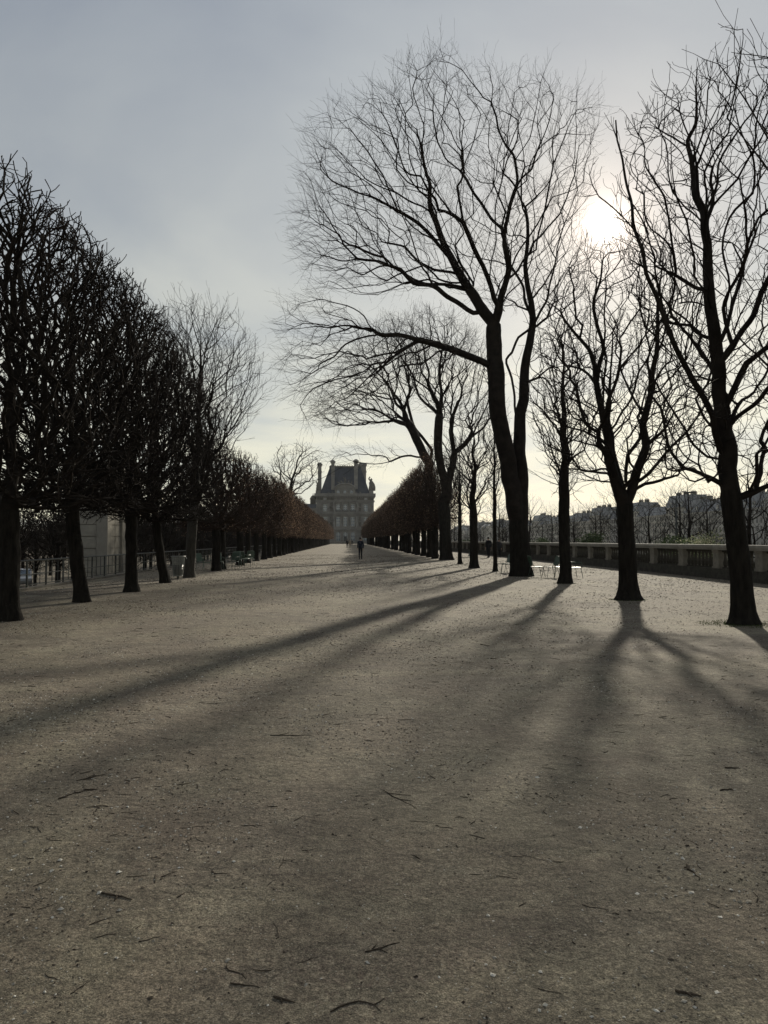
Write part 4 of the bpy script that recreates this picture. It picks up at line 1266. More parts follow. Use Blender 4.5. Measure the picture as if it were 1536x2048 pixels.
# ------------------------------------------------------------------ pale stone pavilion in the garden
def pavilion():
    px0 = at(166, 1100, 40).x; 
    Yc = 36.5
    xc = at(210, 1100, Yc).x          # the near right-hand corner
    root = empty('stone_gate_pier', (xc, Yc, -2.2), 0, 'massive pale stone gate pier with pilasters behind the railing', 'gate pier')
    W_, D_, H_ = 1.25, 4.6, 7.4
    MB().box(-W_, 0, 0, D_, 0, H_).build('wall', M_STONE, root)
    lit = M_STONE
    for a in (-0.0,):
        MB().box(-.36, .16, -.16, .45, .3, H_ - .9).build('pilaster', M_STONE, root)
    for b in (2.5, 4.3):
        MB().box(0, .16, b - .3, b + .3, .3, H_ - .9).build('pilaster', M_STONE, root)
    MB().box(-W_ - .3, .3, -.3, D_ + .3, -.02, .5).build('plinth', M_STONE_D, root)
    MB().box(-W_ - .35, .35, -.35, D_ + .35, H_ - .88, H_ - .4).build('cornice', M_STONE, root)
    MB().box(-W_ - .55, .55, -.55, D_ + .55, H_ - .4, H_ + .05).build('cornice', M_STONE, root)
    rr = random.Random(4)
    # coursed blocks of both visible faces, joints recessed
    m2 = mat('stone_block', (0.40, 0.37, 0.31), .9, .2, col2=(0.27, 0.25, 0.215), vscale=1.7, bump=.3, bscale=8)
    z = .52
    while z < H_ - 1.3:
        for a0, a1 in ((-1.24, -.38),):
            n = max(1, round((a1 - a0) / .9)); w = (a1 - a0) / n
            for i in range(n):
                MB().box(a0 + i * w + .02, a0 + (i + 1) * w - .02, -.06 - rr.uniform(0, .015), -.001, z, z + .535).build('stone_block', m2, root)
        for b0, b1 in ((.47, 2.18), (2.82, 3.98)):
            n = max(1, round((b1 - b0) / .8)); w = (b1 - b0) / n
            for i in range(n):
                MB().box(.001, .05 + rr.uniform(0, .015), b0 + i * w + .02, b0 + (i + 1) * w - .02, z, z + .535).build('stone_block', m2, root)
        z += .57
pavilion()

# ------------------------------------------------------------------ cars
def car(name, loc, rz, paint, label, group=None, van=False):
    root = empty(name, loc, rz, label, 'van' if van else 'car', group)
    if van:
        prof = [(-2.4, .35), (2.4, .35), (2.45, .9), (2.25, 1.15), (1.55, 1.25), (.95, 2.0), (.6, 2.12), (-2.35, 2.12), (-2.45, 1.2)]
        glass = [(1.02, 1.3), (1.42, 1.3), (.92, 1.92), (.1, 1.92), (.1, 1.3)]
        hw = .92
    else:
        prof = [(-2.05, .32), (2.05, .32), (2.12, .55), (2.02, .76), (1.1, .92), (.35, 1.38), (-.05, 1.46), (-.95, 1.44), (-1.75, 1.02), (-2.08, .92), (-2.12, .55)]
        glass = [(.98, .95), (.34, 1.32), (-.05, 1.39), (-.9, 1.37), (-1.5, 1.0)]
        hw = .86
    body = MB().prism(prof, -hw, hw).build('body', paint, root)
    b = body.modifiers.new('bevel', 'BEVEL'); b.width = .07; b.segments = 2; b.limit_method = 'ANGLE'; b.angle_limit = R(25)
    for sgn in (-1, 1):
        MB().prism(glass, sgn * hw - .012, sgn * hw + .012).build('side_window', M_GLASS, root)
        MB().box(2.02, 2.13, sgn * .62 - .17, sgn * .62 + .17, .58, .74).build('headlight', M_FRAME, root)
        MB().box(-2.15, -2.02 if not van else -2.35, sgn * .66 - .12, sgn * .66 + .12, .6, .82).build('tail_light', mat('tail_red', (.35, .02, .015), .3, .5), root)
        MB().box(.75, .95, sgn * hw, sgn * (hw + .18), .95, 1.08).build('mirror', paint, root)
    # screens
    def quad(name_, a, c):
        (xa, za), (xb, zb) = a, c
        nx, nz = zb - za, -(xb - xa); l = math.hypot(nx, nz); nx, nz = nx / l * .02, nz / l * .02
        if nz < 0: nx, nz = -nx, -nz
        mb = MB()
        vs_ = [(xa + nx * t, s_ * (hw - .12), za + nz * t) for t in (-1, 1) for s_ in (-1, 1)] + [(xb + nx * t, s_ * (hw - .12), zb + nz * t) for t in (-1, 1) for s_ in (-1, 1)]
        mb._add(vs_, [(0, 1, 5, 4), (2, 6, 7, 3), (0, 4, 6, 2), (1, 3, 7, 5), (0, 2, 3, 1), (4, 5, 7, 6)])
        mb.build(name_, M_GLASS, root)
    if van: quad('windscreen', (1.48, 1.33), (.98, 1.93))
    else: quad('windscreen', (1.02, .97), (.40, 1.35)); quad('rear_window', (-1.02, 1.40), (-1.66, 1.07))
    for xw in (-1.3, 1.32):
        for sgn in (-1, 1):
            wh = empty('wheel', (xw, sgn * (hw - .08), .32), 0, parent=root)
            mb = MB().lathe([(.20, -.1), (.30, -.1), (.32, -.06), (.32, .06), (.30, .1), (.20, .1)], 18)
            mb.v = [(x, z, y) for x, y, z in mb.v]; mb.build('tyre', mat('rubber', (.02, .02, .02), .9, .2), wh)
            mb = MB().lathe([(.21, -.08), (.21, .08)], 14); mb.v = [(x, z, y) for x, y, z in mb.v]; mb.build('rim', M_FRAME, wh)
    return root
P_SILVER = mat('paint_silver', (.26, .26, .255), .25, .5, metal=.2, var=.03, vscale=2, coat=.6)
P_DARK = mat('paint_dark', (.03, .032, .036), .25, .6, var=.05, vscale=2, coat=.6)
P_WHITE = mat('paint_white', (.75, .75, .74), .3, .5, var=.03, vscale=2, coat=.5)
P_RED = mat('paint_red', (.40, .05, .05), .3, .5, var=.05, vscale=2, coat=.5)
g = ground(38, 1174, -2.2)
car('parked_car', (g.x, g.y, -2.19), R(-65), P_SILVER, 'silver car parked in the lower garden beyond the iron railing')
for (px_, pt, lb_, vn_) in ((1310, P_SILVER, 'silver car on the far quay in front of the houses', False), (1372, P_RED, 'red car on the far quay', False), (1392, P_WHITE, 'white van on the far quay', True), (1425, P_DARK, 'black car on the far quay', False)):
    d = ray(px_, 1075); t = 147.0 / d.x
    car('parked_car' if not vn_ else 'parked_van', (147, d.y * t, -2.99), R(90), pt, lb_, None, vn_)

# ------------------------------------------------------------------ chairs
def chair_proto(arms, worn=False):
    m = M_GREEN_PALE if worn else M_GREEN
    root = empty('park_chair', (0, 0, 0), 0, 'chair', 'chair')
    for sx in (-1, 1):
        MB().tube([(sx * .235, -.20, .43), (sx * .25, -.23, .20), (sx * .255, -.27, 0)], .011, 6).build('leg', m, root)
        MB().tube([(sx * .225, .20, .41), (sx * .235, .25, .20), (sx * .24, .31, 0)], .011, 6).build('leg', m, root)
    MB().tube([(-.235, -.22, .43), (.235, -.22, .43)], .011, 6).tube([(-.235, -.22, .43), (-.225, .2, .41), (.225, .2, .41), (.235, -.22, .43)], .011, 6).build('seat_frame', m, root)
    sl = MB().box(-.225, .225, -.032, .032, -.006, .006).mesh('seat_slat', m)
    for i in range(6):
        o = link('seat_slat', sl, root, (0, -.19 + i * .074, .442 - i * .004)); o.rotation_euler = (R(-4), 0, 0)
    bk = MB().tube([(-.225, .19, .41), (-.228, .27, .62), (-.21, .34, .84), (-.17, .36, .88), (.17, .36, .88), (.21, .34, .84), (.228, .27, .62), (.225, .19, .41)], .011, 6).build('back_frame', m, root)
    bs = MB().box(-.03, .03, -.005, .005, -.20, .20).mesh('back_slat', m)
    for i in range(6):
        o = link('back_slat', bs, root, (-.175 + i * .07, .30, .675)); o.rotation_euler = (R(-17), 0, 0)
    if arms:
        for sx in (-1, 1):
            MB().tube([(sx * .235, -.20, .43), (sx * .265, -.22, .60), (sx * .27, -.19, .645), (sx * .268, 0, .655), (sx * .25, .24, .65)], .012, 6).build('armrest', m, root)
    return root
ch_plain = chair_proto(False); ch_arm = chair_proto(True); ch_worn = chair_proto(True, True)
used_ch = set()
def put_chair(p, x, y, rz, label, group=None):
    if p.name not in used_ch:
        used_ch.add(p.name); o = p
    else:
        o = copy_tree(p)
    gp = ground(x, y); o.location = (gp.x, gp.y, terrace_z(gp.x, gp.y)); o.rotation_euler = (0, 0, R(rz))
    o['label'] = label
    if group: o['group'] = group
    return o
put_chair(ch_plain, 1074, 1154, 95, 'green metal chair half hidden by the giant trunk, seat catching the light')
put_chair(ch_plain, 1101, 1155, -80, 'green metal chair with bright seat between the giant tree and the slim one')
put_chair(ch_arm, 1122, 1155, -110, 'tilted-back green metal armchair right behind the slim trunk')
put_chair(ch_arm, 1148, 1156, 100, 'green metal armchair to the open side of the slim trunk')
put_chair(ch_plain, 1008, 1146, -75, 'green metal chair in the pair on the far side of the giant trunk, outer one')
put_chair(ch_plain, 1016, 1145, -82, 'green metal chair in the pair on the far side of the giant trunk, inner one')
put_chair(ch_plain, 932, 1128, -80, 'green metal chair behind the trunk of the thin straight tree')
put_chair(ch_worn, 407, 1143, 60, 'green armchair leaning back against the first russet tree')
put_chair(ch_worn, 436, 1140, 20, 'pale worn green chair between the first two russet trees')
put_chair(ch_arm, 466, 1138, -20, 'dark green armchair beside the second russet trunk')
put_chair(ch_worn, 474, 1133, 10, 'pale worn chair turned towards the path before the third russet trunk')
put_chair(ch_arm, 489, 1132, 150, 'dark green armchair past the third russet trunk')
put_chair(ch_worn, 499, 1130, 200, 'pale worn chair last in the cluster under the russet trees')
put_chair(ch_plain, 564, 1110, 30, 'green metal chair alone far along the left row')
put_chair(ch_worn, 812, 1101, 170, 'pale chair alone among the right row trunks')

# ------------------------------------------------------------------ litter bin
def bin_():
    gp = ground(356, 1158)
    root = empty('litter_bin', (gp.x, gp.y, 0), 0, 'tapered litter bin of pale vertical slats between two left row trunks', 'litter bin')
    m = mat('bin_metal', (.22, .225, .205), .5, .5, metal=.3, var=.2, vscale=10)
    sl = MB().box(-.012, .012, -.004, .004, 0, 1).mesh('slat', m)
    n = 22
    for i in range(n):
        a = 2 * math.pi * i / n
        o = link('slat', sl, root, (.175 * math.cos(a), .175 * math.sin(a), .12))
        # lean outwards
        o.rotation_euler = Euler((math.atan(.09 / .78) * 1, 0, a - math.pi / 2 + math.pi), 'XYZ')
        o.scale = (1, 1, .78)
    def ring(r_, z, t, nm):
        MB().tube([(r_ * math.cos(2 * math.pi * i / 20), r_ * math.sin(2 * math.pi * i / 20), z) for i in range(21)], t, 5, False).build(nm, m, root)
    ring(.18, .14, .012, 'lower_hoop'); ring(.225, .52, .008, 'middle_hoop'); ring(.272, .90, .02, 'rim')
    MB().lathe([(.15, .13), (.20, .55), (.205, .56), (.155, .14)], 14).build('liner', mat('bag_dark', (.03, .03, .03), .4, .4), root)
    MB().lathe([(.05, 0), (.05, .13), (.16, .13)], 10).build('foot', m, root)
    MB().tube([(.27, 0, .9), (.30, .02, .87), (.33, .03, .80)], .012, 5).build('bag_edge', mat('bag_pale', (.6, .62, .62), .4, .4), root)
bin_()

# ------------------------------------------------------------------ people, built as one skinned figure each
def person(gp, rz, label, top, trousers, hair, stride=.22, h=1.75, group=None, hat=None, coat=0.0, arm=-0.06, build=1.0):
    root = empty('person', (gp.x, gp.y, terrace_z(gp.x, gp.y)), rz, label, 'person', group)
    k = h / 1.75
    J = {}      # name: (pos, radius)   figure faces +y (away from the camera), feet at z=0
    def j(n_, x, y, z, rx, ry=None): J[n_] = ((x * k, y * k, z * k), (rx * k, (ry or rx) * k))
    j('pelvis', 0, 0, .95, .155 * build, .115); j('waist', 0, .01, 1.10, .145 * build, .105); j('chest', 0, .01, 1.28, .165 * build, .115); j('collar', 0, 0, 1.42, .12 * build, .09)
    j('neck', 0, .01, 1.49, .055); j('head0', 0, .02, 1.56, .072, .085); j('head1', 0, .025, 1.65, .080, .098); j('head2', 0, .02, 1.73, .055, .07)
    for s_, t in ((-1, 'l'), (1, 'r')):
        st = stride * s_
        j('hip' + t, s_ * .085, 0, .90, .095, .10); j('knee' + t, s_ * .09, st * .5 + .03, .50, .062, .068)
        j('calf' + t, s_ * .09, st * .7, .34, .056, .062); j('ankle' + t, s_ * .09, st - .02, .085, .040); j('toe' + t, s_ * .10, st + .15, .03, .040, .03)
        j('heel' + t, s_ * .09, st - .05, .035, .038, .033)
        j('sho' + t, s_ * .175 * build, 0, 1.38, .075); j('elb' + t, s_ * (.235 + arm * .3), -st * .35 - .03, 1.11, .060); j('wri' + t, s_ * (.23 + arm * .3), -st * .6 + .06, .88, .033)
        j('palm' + t, s_ * (.23 + arm * .3), -st * .6 + .085, .80, .034, .02)
    E = [('pelvis', 'waist'), ('waist', 'chest'), ('chest', 'collar'), ('collar', 'neck'), ('neck', 'head0'), ('head0', 'head1'), ('head1', 'head2')]
    for t in 'lr':
        E += [('pelvis', 'hip' + t), ('hip' + t, 'knee' + t), ('knee' + t, 'calf' + t), ('calf' + t, 'ankle' + t), ('ankle' + t, 'toe' + t), ('ankle' + t, 'heel' + t), ('collar', 'sho' + t), ('sho' + t, 'elb' + t), ('elb' + t, 'wri' + t), ('wri' + t, 'palm' + t)]
    names = list(J)
    pts = [J[n_][0] for n_ in names]; rad = [J[n_][1] for n_ in names]
    ed = [(names.index(a), names.index(b)) for a, b in E]
    # five fingers
    for t, s_ in (('l', -1), ('r', 1)):
        p0 = names.index('palm' + t); c = pts[p0]
        for q, (dy, ln) in enumerate(((-.024, .07), (-.008, .085), (.008, .09), (.024, .08), (.04, .05))):
            a = (c[0], c[1] + dy, c[2] - (.035 if q < 4 else -.01)); b = (c[0] - s_ * .008, c[1] + dy * 1.1 + .012, a[2] - ln * .5); e_ = (c[0] - s_ * .02, c[1] + dy * 1.1 + .02, a[2] - ln)
            i = len(pts); pts += [a, b, e_]; rad += [(.009, .009)] * 3
            ed += [(p0, i), (i, i + 1), (i + 1, i + 2)]
    me = bpy.data.meshes.new('body'); me.from_pydata(pts, ed, [])
    tmp = bpy.data.objects.new('tmp', me); COL.objects.link(tmp)
    sk = tmp.modifiers.new('skin', 'SKIN')
    for i, sv in enumerate(me.skin_vertices[0].data):
        sv.radius = rad[i]; sv.use_root = (i == 0)
    sb = tmp.modifiers.new('sub', 'SUBSURF'); sb.levels = 1; sb.render_levels = 1
    dg = bpy.context.evaluated_depsgraph_get()
    bm_ = bpy.data.meshes.new_from_object(tmp.evaluated_get(dg))
    bpy.data.objects.remove(tmp)
    bm_.name = 'body'
    skin = mat('skin', (.42, .26, .19), .6, .3, var=.05, vscale=20)
    shoe = mat('shoe_leather', (.025, .022, .02), .5, .4, var=.2, vscale=20)
    bm_.materials.clear()
    for m_ in (top, trousers, skin, shoe): bm_.materials.append(m_)
    for p in bm_.polygons:
        z = p.center.z / k; ax = abs(p.center.x / k)
        p.use_smooth = True
        if z < .075: p.material_index = 3
        elif z > 1.475: p.material_index = 2
        elif ax > .18 and z < .89: p.material_index = 2
        elif z < .93: p.material_index = 1
        else: p.material_index = 0
    link('body', bm_, root)
    # jacket skirt hem
    prof = [(.165 * build, .93 - coat), (.17 * build, .95 - coat), (.166 * build, 1.05), (.155 * build, 1.14)]
    mb = MB().lathe(prof, 14); mb.v = [(x * k, y * .78 * k, z * k) for x, y, z in mb.v]
    mb.build('jacket_hem', top, root)
    # hair cap hugging the skull
    hm = mat(*hair)
    mb = MB().lathe([(.086, 1.585), (.098, 1.63), (.098, 1.68), (.078, 1.735), (.04, 1.762), (.01, 1.768)], 14)
    mb.v = [(x * .92 * k, (y * 1.05 + .008) * k, z * k) for x, y, z in mb.v]
    mb.build('hair', hm, root)
    # face: nose, ears
    mb = MB().tube([(0, .105 * k, 1.66 * k), (0, .135 * k, 1.625 * k), (0, .11 * k, 1.61 * k)], [.008, .014, .008], 6)
    mb.build('nose', skin, root)
    for s_ in (-1, 1):
        mb = MB().lathe([(.004, -.03), (.016, -.018), (.018, .01), (.006, .03)], 7, (s_ * .088 * k, .02 * k, 1.64 * k)); mb.build('ear', skin, root)
        mb = MB().lathe([(.002, -.009), (.011, 0), (.002, .009)], 7, (s_ * .032 * k, .108 * k, 1.665 * k)); mb.build('eye', mat('eye', (.05, .04, .03), .2, .5), root)
    MB().box(-.024 * k, .024 * k, .104 * k, .116 * k, 1.577 * k, 1.585 * k).build('mouth', mat('lips', (.30, .12, .10), .5, .3), root)
    return root
CL_BLACK = mat('cloth_black', (.014, .015, .018), .9, .15, var=.3, vscale=20)
CL_NAVY = mat('cloth_navy', (.018, .022, .034), .9, .15, var=.25, vscale=20)
CL_BEIGE = mat('cloth_beige', (.30, .25, .19), .9, .15, var=.15, vscale=20)
CL_CHAR = mat('cloth_charcoal', (.03, .03, .032), .9, .15, var=.2, vscale=20)
HB = ('hair_brown', (.028, .018, .012), .6, .3); HD = ('hair_dark', (.012, .010, .009), .6, .3)
person(ground(721, 1119), R(4), 'person in black jacket and trousers walking alone up the middle of the path', CL_NAVY, CL_BLACK, HD, stride=.16, h=1.78)
person(ground(694.5, 1095.5), R(-6), 'person in dark long coat walking beside one in beige near the palace', CL_BLACK, CL_CHAR, HD, coat=.25, h=1.75)
person(ground(700, 1095.3), R(5), 'person in beige coat walking beside one in dark near the palace', CL_BEIGE, CL_BEIGE, HB, coat=.3, h=1.66)
person(ground(704, 1091.5), R(0), 'person in black far ahead of the beige-coated walker', CL_CHAR, CL_BLACK, HB, h=1.7)
person(ground(977, 1116), R(10), 'broad person in black coat strolling by the balustrade beyond the thinnest trunk', CL_BLACK, CL_BLACK, HD, coat=.3, build=1.18, h=1.82, stride=.12)
person(ground(998, 1116), R(-8), 'person in charcoal coat by the balustrade partly hidden by the thinnest trunk', CL_CHAR, CL_BLACK, HB, coat=.22, build=1.05, h=1.68, stride=.14)

# ------------------------------------------------------------------ shrubs beyond the balustrade
def bush(loc, rx, ry, h, n, size, material, label, seed, stems=7):
    rng = np.random.default_rng(seed)
    root = empty('shrub', loc, 0, label, 'shrub')
    mb = MB()
    for i in range(stems):
        a = i * 2.4; t = rng.random() * .6 + .3
        mb.tube([(0.1 * math.cos(a), .1 * math.sin(a), -.05), (rx * .4 * t * math.cos(a), ry * .4 * t * math.sin(a), h * .45), (rx * .8 * t * math.cos(a), ry * .8 * t * math.sin(a), h * (.75 + .2 * rng.random()))], [.03, .02, .006], 5)
    mb.build('stems', M_TWIG, root)
    c = rng.normal(0, 1, (14, 3)); c /= np.linalg.norm(c, axis=1)[:, None]
    c = c * np.array([rx * .62, ry * .62, h * .30]) + np.array([0, 0, h * .56])
    q = c[rng.integers(0, 14, n)] + rng.normal(0, 1, (n, 3)) * np.array([rx * .22, ry * .22, h * .13])
    q = q[(q[:, 2] > .1) & (q[:, 2] < h * 1.05)]
    link('foliage', leaf_cards('foliage', q, size, rng, material), root)
    return root
def bpos(x, X): 
    d = ray(x, 1080); return (X, d.y / d.x * X, 0)
bush(bpos(1186, 17.0), 1.15, 1.5, 2.0, 3200, .12, M_BUSH, 'dark evergreen shrub rounded above the balustrade coping', 1)
bush(bpos(1075, 17.2), 1.0, 2.2, 1.7, 2600, .12, M_BUSH, 'low dark evergreen shrub just past the giant trunk above the coping', 2)
bush(bpos(1345, 16.6), 1.0, 1.8, 1.72, 2200, .10, M_BUSH, 'green shrub with spreading top behind the coping under the far lamp', 3)
bush(bpos(1432, 16.4), 1.0, 1.3, 1.95, 2000, .075, M_BUSH2, 'shrub with pale dried blossoms beside the near chestnut trunk', 4)
bush(bpos(935, 17.5), 1.1, 3.0, 1.75, 2400, .12, M_BUSH, 'dark shrub behind the coping near the strolling pair', 5)
bush(bpos(1392, 16.5), .9, 1.2, 1.70, 1600, .075, M_BUSH2, 'low shrub with a few pale seed heads along the coping', 6)

# street lamp on the quay
gx = 24.0; d = ray(1353, 1080); lp = empty('street_lamp', (gx, d.y / d.x * gx, -3.0), 0, 'tall thin dark lamp post on the quay beyond the balustrade', 'street lamp')
MB().lathe([(.16, 0), (.16, .8), (.09, 1.0), (.07, 5), (.05, 7.6)], 10).build('post', M_IRON, lp)
MB().tube([(0, 0, 7.5), (.1, 0, 7.9), (.5, 0, 8.1), (.9, 0, 8.05)], .035, 6).build('arm', M_IRON, lp)
MB().box(.75, 1.25, -.1, .1, 7.98, 8.08).build('lamp_head', M_IRON, lp)

# ------------------------------------------------------------------ background trees: quay and lower garden
GQ = 'bare plane trees along the quay'; GG = 'dark bare trees in the lower garden'; GF = 'bare trees on the far bank'
s = young_tree(71, 11.5, 3.6, 3.2, .20, 300, .34, limbs=10, r_tip=.0065, tw=.6, lo=.3, hi=.8, jit=.16)
qa = tree_object('tree', s, 'bare plane tree on the quay behind the balustrade', GQ, M_BARK_GREY, M_TWIG, .3)
s = young_tree(72, 10.0, 2.6, 3.6, .15, 240, .34, limbs=9, r_tip=.0065, tw=.6, lo=.3, hi=.8, jit=.16)
qb = tree_object('tree', s, 'bare plane tree on the quay behind the balustrade', GQ, M_BARK_GREY, M_TWIG, .3)
rnd = random.Random(8)
spots = []
for px_, X in ((1128, 30), (1180, 26), (1298, 25), (1330, 40), (1378, 25.5), (1422, 27), (1500, 24.5), (1560, 26), (1240, 33), (1085, 28), (1060, 24), (1030, 30), (1005, 26), (960, 24), (935, 28), (912, 24), (890, 26), (1150, 45)):
    d = ray(px_, 1080); spots.append((X, d.y / d.x * X))
for i, (x, y) in enumerate(spots):
    p = (qa, qb)[i % 2]
    o = p if i < 2 else place(p, (0, 0, 0))
    o.location = (x, y, -3.0); o.rotation_euler = (0, 0, rnd.uniform(0, 6.28)); sc = rnd.uniform(.72, 1.0); o.scale = (sc, sc, sc * rnd.uniform(.85, 1.05))
y = 62.0
while y < 420:
    place((qa, qb)[int(y) % 2], (rnd.choice((23.5, 29, 35)) + rnd.uniform(-1, 1), y, -3.0), rnd.uniform(0, 6.28), rnd.uniform(.8, 1.1))
    y += 7 + y * .012
for i in range(40):
    y = rnd.uniform(230, 620) if i < 13 else rnd.uniform(620, 1300); x = rnd.choice((144, 150))
    o = place((qa, qb)[i % 2], (x, y, -3.0), rnd.uniform(0, 6.28), rnd.uniform(.6, .95) * (1 if y < 620 else 1.5), 'bare tree lining the far bank in front of the town houses', GF)
# dense bosquet in the lower garden
s = young_tree(73, 9.5, 3.4, 2.0, .2, 900, .27, limbs=12, r_tip=.012, tw=.9, lo=.25, hi=.7, jit=.2)
ga = tree_object('tree', s, 'dark bare tree of the bosquet in the lower garden', GG, M_BARK, M_TWIG, .3)
s = young_tree(74, 8.0, 3.2, 1.6, .16, 900, .27, limbs=12, r_tip=.012, tw=.9, lo=.25, hi=.7, jit=.22)
gb = tree_object('tree', s, 'dark bare tree of the bosquet in the lower garden', GG, M_BARK, M_TWIG, .3)
k = 0
for row, xr in enumerate((-15.5, -20, -25, -31, -38, -46, -56, -68)):
    y = 22 + row * 1.5
    while y < 250:
        if not (-17 < xr < -10 and 32 < y < 44):
            o = (ga, gb)[k] if k < 2 else place((ga, gb)[k % 2], (0, 0, 0))
            o.location = (xr + rnd.uniform(-.8, .8), y + rnd.uniform(-1, 1), -2.2); o.rotation_euler = (0, 0, rnd.uniform(0, 6.28)); sc = rnd.uniform(.75, 1.0); o.scale = (sc, sc, sc * rnd.uniform(.8, 1.0))
            k += 1
        y += 7.5 + row * 1.6 + (y / 40)
# the unclipped tree whose branch reaches across in front of the palace chimney
s = Skel(81); Yt = 118.0; b0 = at(570, 1080, Yt)
s.line([Vector((b0.x, Yt, -2.2)), Vector((b0.x, Yt, 2.0))], .5, trunk=True)
for ln in ([(570, 1064), (573, 1010), (585, 960), (595, 935), (602, 921), (625, 903), (636, 898), (655, 908)], [(585, 965), (610, 965), (640, 958), (665, 945), (685, 935)], [(590, 945), (592, 925), (605, 905)], [(573, 1000), (560, 950), (555, 910)]):
    s.line(W(ln, Yt), .5, .06)
A = px_poly_points([(545, 1000), (540, 930), (560, 890), (610, 885), (640, 905), (640, 960), (600, 990)], 420, Yt, 4, s.rng)
s.grow(A, .5, 7, .6, up=.08, jit=.18, keep=.5, start_from=6); s.twigs(.8, .5, 1.2, 6, up=.15); s.radii(.016, .42)
tree_object('tree', s, 'bare unclipped tree behind the left hedge with a bent branch crossing before the palace', None, M_BARK, M_TWIG, .2)

# ------------------------------------------------------------------ things on the gravel
M_DEAD = mat('dead_wood', (0.085, 0.066, 0.048), .95, .1, col2=(0.03, 0.024, 0.018), vscale=40)
def fallen(x, y, ln_px, ang, seed, thick=.006, forks=1, curve=.55, label='thin dry twig lying on the gravel', group='twigs fallen on the gravel', bend=0.0):
    rng = random.Random(seed)
    thick *= .62
    gp = ground(x, y); d = gp.y
    # pixel direction on the ground
    a = R(ang); q = ground(x + math.cos(a) * ln_px / 2, y + math.sin(a) * ln_px / 2); q2 = ground(x - math.cos(a) * ln_px / 2, y - math.sin(a) * ln_px / 2)
    v = q - q2
    if v.length > .6: v *= .6 / v.length
    if v.length < .08: v = v.normalized() * .08
    L0 = v.length; u = v.normalized(); w = Vector((-u.y, u.x, 0))
    n = 6; off = 0; pts = []
    for i in range(n + 1):
        t = i / n - .5
        off = curve * L0 * (math.sin(t * 3.1 + rng.uniform(-.3, .3)) * .3 + rng.uniform(-.2, .2) * .5) + bend * L0 * (.25 - t * t)
        pts.append(u * (t * L0) + w * off + Vector((0, 0, thick * (1 - .5 * i / n) * rng.uniform(.35, .7))))
    o_ = MB().tube(pts, [thick * (1 - .7 * i / n) * (.6 if i == 0 else 1) for i in range(n + 1)], 5)
    for k_ in range(forks + rng.choice((0, 0, 1))):
        i = rng.randint(1, n - 1); sgn = rng.choice((-1, 1)); l = L0 * rng.uniform(.18, .4)
        dv = (u * .8 + w * sgn * rng.uniform(.5, .9)).normalized()
        o_.tube([pts[i], pts[i] + dv * l * .5 + Vector((0, 0, thick * .2)), pts[i] + dv * l + w * rng.uniform(-.02, .02) - Vector((0, 0, thick * .1))], [thick * .6, thick * .5, thick * .3], 5)
    o = o_.build('fallen_twig', M_DEAD)
    o.location = (gp.x, gp.y, terrace_z(gp.x, gp.y))
    tag(o, label, 'twig', group)
    return o
TW = [(515, 1418, 36, -3, 1), (125, 1460, 50, -8, 0), (125, 1463, 30, -5, 0), (720, 1590, 36, 5, 1), (770, 1437, 40, 2, 0), (685, 1447, 40, -4, 0), (175, 1303, 48, -8, 0), (385, 1655, 45, 4, 2), (505, 1651, 42, 6, 1), (375, 1690, 42, -50, 0), (565, 1722, 44, -38, 0),
      (440, 1749, 22, 15, 0), (755, 1682, 26, 65, 0), (105, 1955, 24, 50, 0), (160, 1976, 22, -25, 0), (1070, 1716, 44, 25, 1), (1100, 1985, 36, 25, 0), (1190, 1816, 50, 20, 1), (1330, 1405, 40, -5, 1), (1245, 1449, 34, 1, 0), (1195, 1364, 44, -2, 1), (1455, 1440, 40, 3, 2), (870, 1362, 40, -2, 1), (825, 1513, 18, -50, 0),
      (630, 1632, 42, -35, 2), (1420, 1430, 26, -3, 0), (60, 1372, 30, -4, 0), (190, 1372, 34, -6, 1), (310, 1419, 40, -6, 1), (270, 1421, 20, 2, 0), (440, 1490, 34, -8, 1), (925, 1325, 30, 2, 0), (980, 1318, 30, -2, 0), (1190, 1310, 40, 6, 0), (640, 1365, 34, 3, 0), (1330, 1590, 20, -6, 0), (690, 1862, 26, -30, 0), (615, 1922, 30, -8, 1), (300, 1880, 30, -5, 0), (95, 1815, 30, -10, 0), (620, 1700, 20, 0, 0), (200, 1845, 22, -10, 0)]
for i, (x, y, l, a, fk) in enumerate(TW):
    fallen(x, y, l, a, i, .0022 + .0008 * (i % 3) + y * 0, fk)
fallen(582, 1470, 82, 0, 101, .008, 1, .05, 'long straight stick with upturned end lying across the gravel', 'sticks')
fallen(185, 1556, 66, -12, 102, .007, 2, .1, 'forked brown stick beside broken bark pieces', 'sticks')
fallen(136, 1592, 46, -18, 103, .010, 2, .2, 'clump of thick broken brown twigs', 'sticks')
fallen(182, 1580, 28, 0, 104, .009, 0, .2, 'short thick piece of bark next to the broken twigs', 'sticks')
fallen(800, 1598, 64, 38, 105, .006, 1, .25, 'slender curved twig pointing down the path', 'sticks')
fallen(232, 1796, 52, 22, 106, .010, 1, .4, 'thick crooked dark twig with a short spur', 'sticks')
fallen(490, 1973, 56, 14, 107, .006, 0, .3, 'thin twig joined to a bowed one in an angle', 'sticks')
fallen(470, 1946, 40, 60, 108, .005, 0, .5, 'bowed thin twig meeting another at its end', 'sticks')
fallen(568, 2003, 42, 20, 109, .009, 0, .2, 'short stout dark stick near a looped vine', 'sticks')
fallen(765, 1895, 74, -12, 110, .007, 1, .2, 'pale broken stick lying across a thinner one', 'sticks')
o = fallen(712, 2028, 100, 4, 111, .006, 2, .2, 'looped dark vine stem curled on the gravel', 'sticks', bend=1.4)
fallen(1385, 1746, 30, 80, 112, .009, 1, .5, 'small dark tuft of twig and earth standing from the ground', 'sticks')
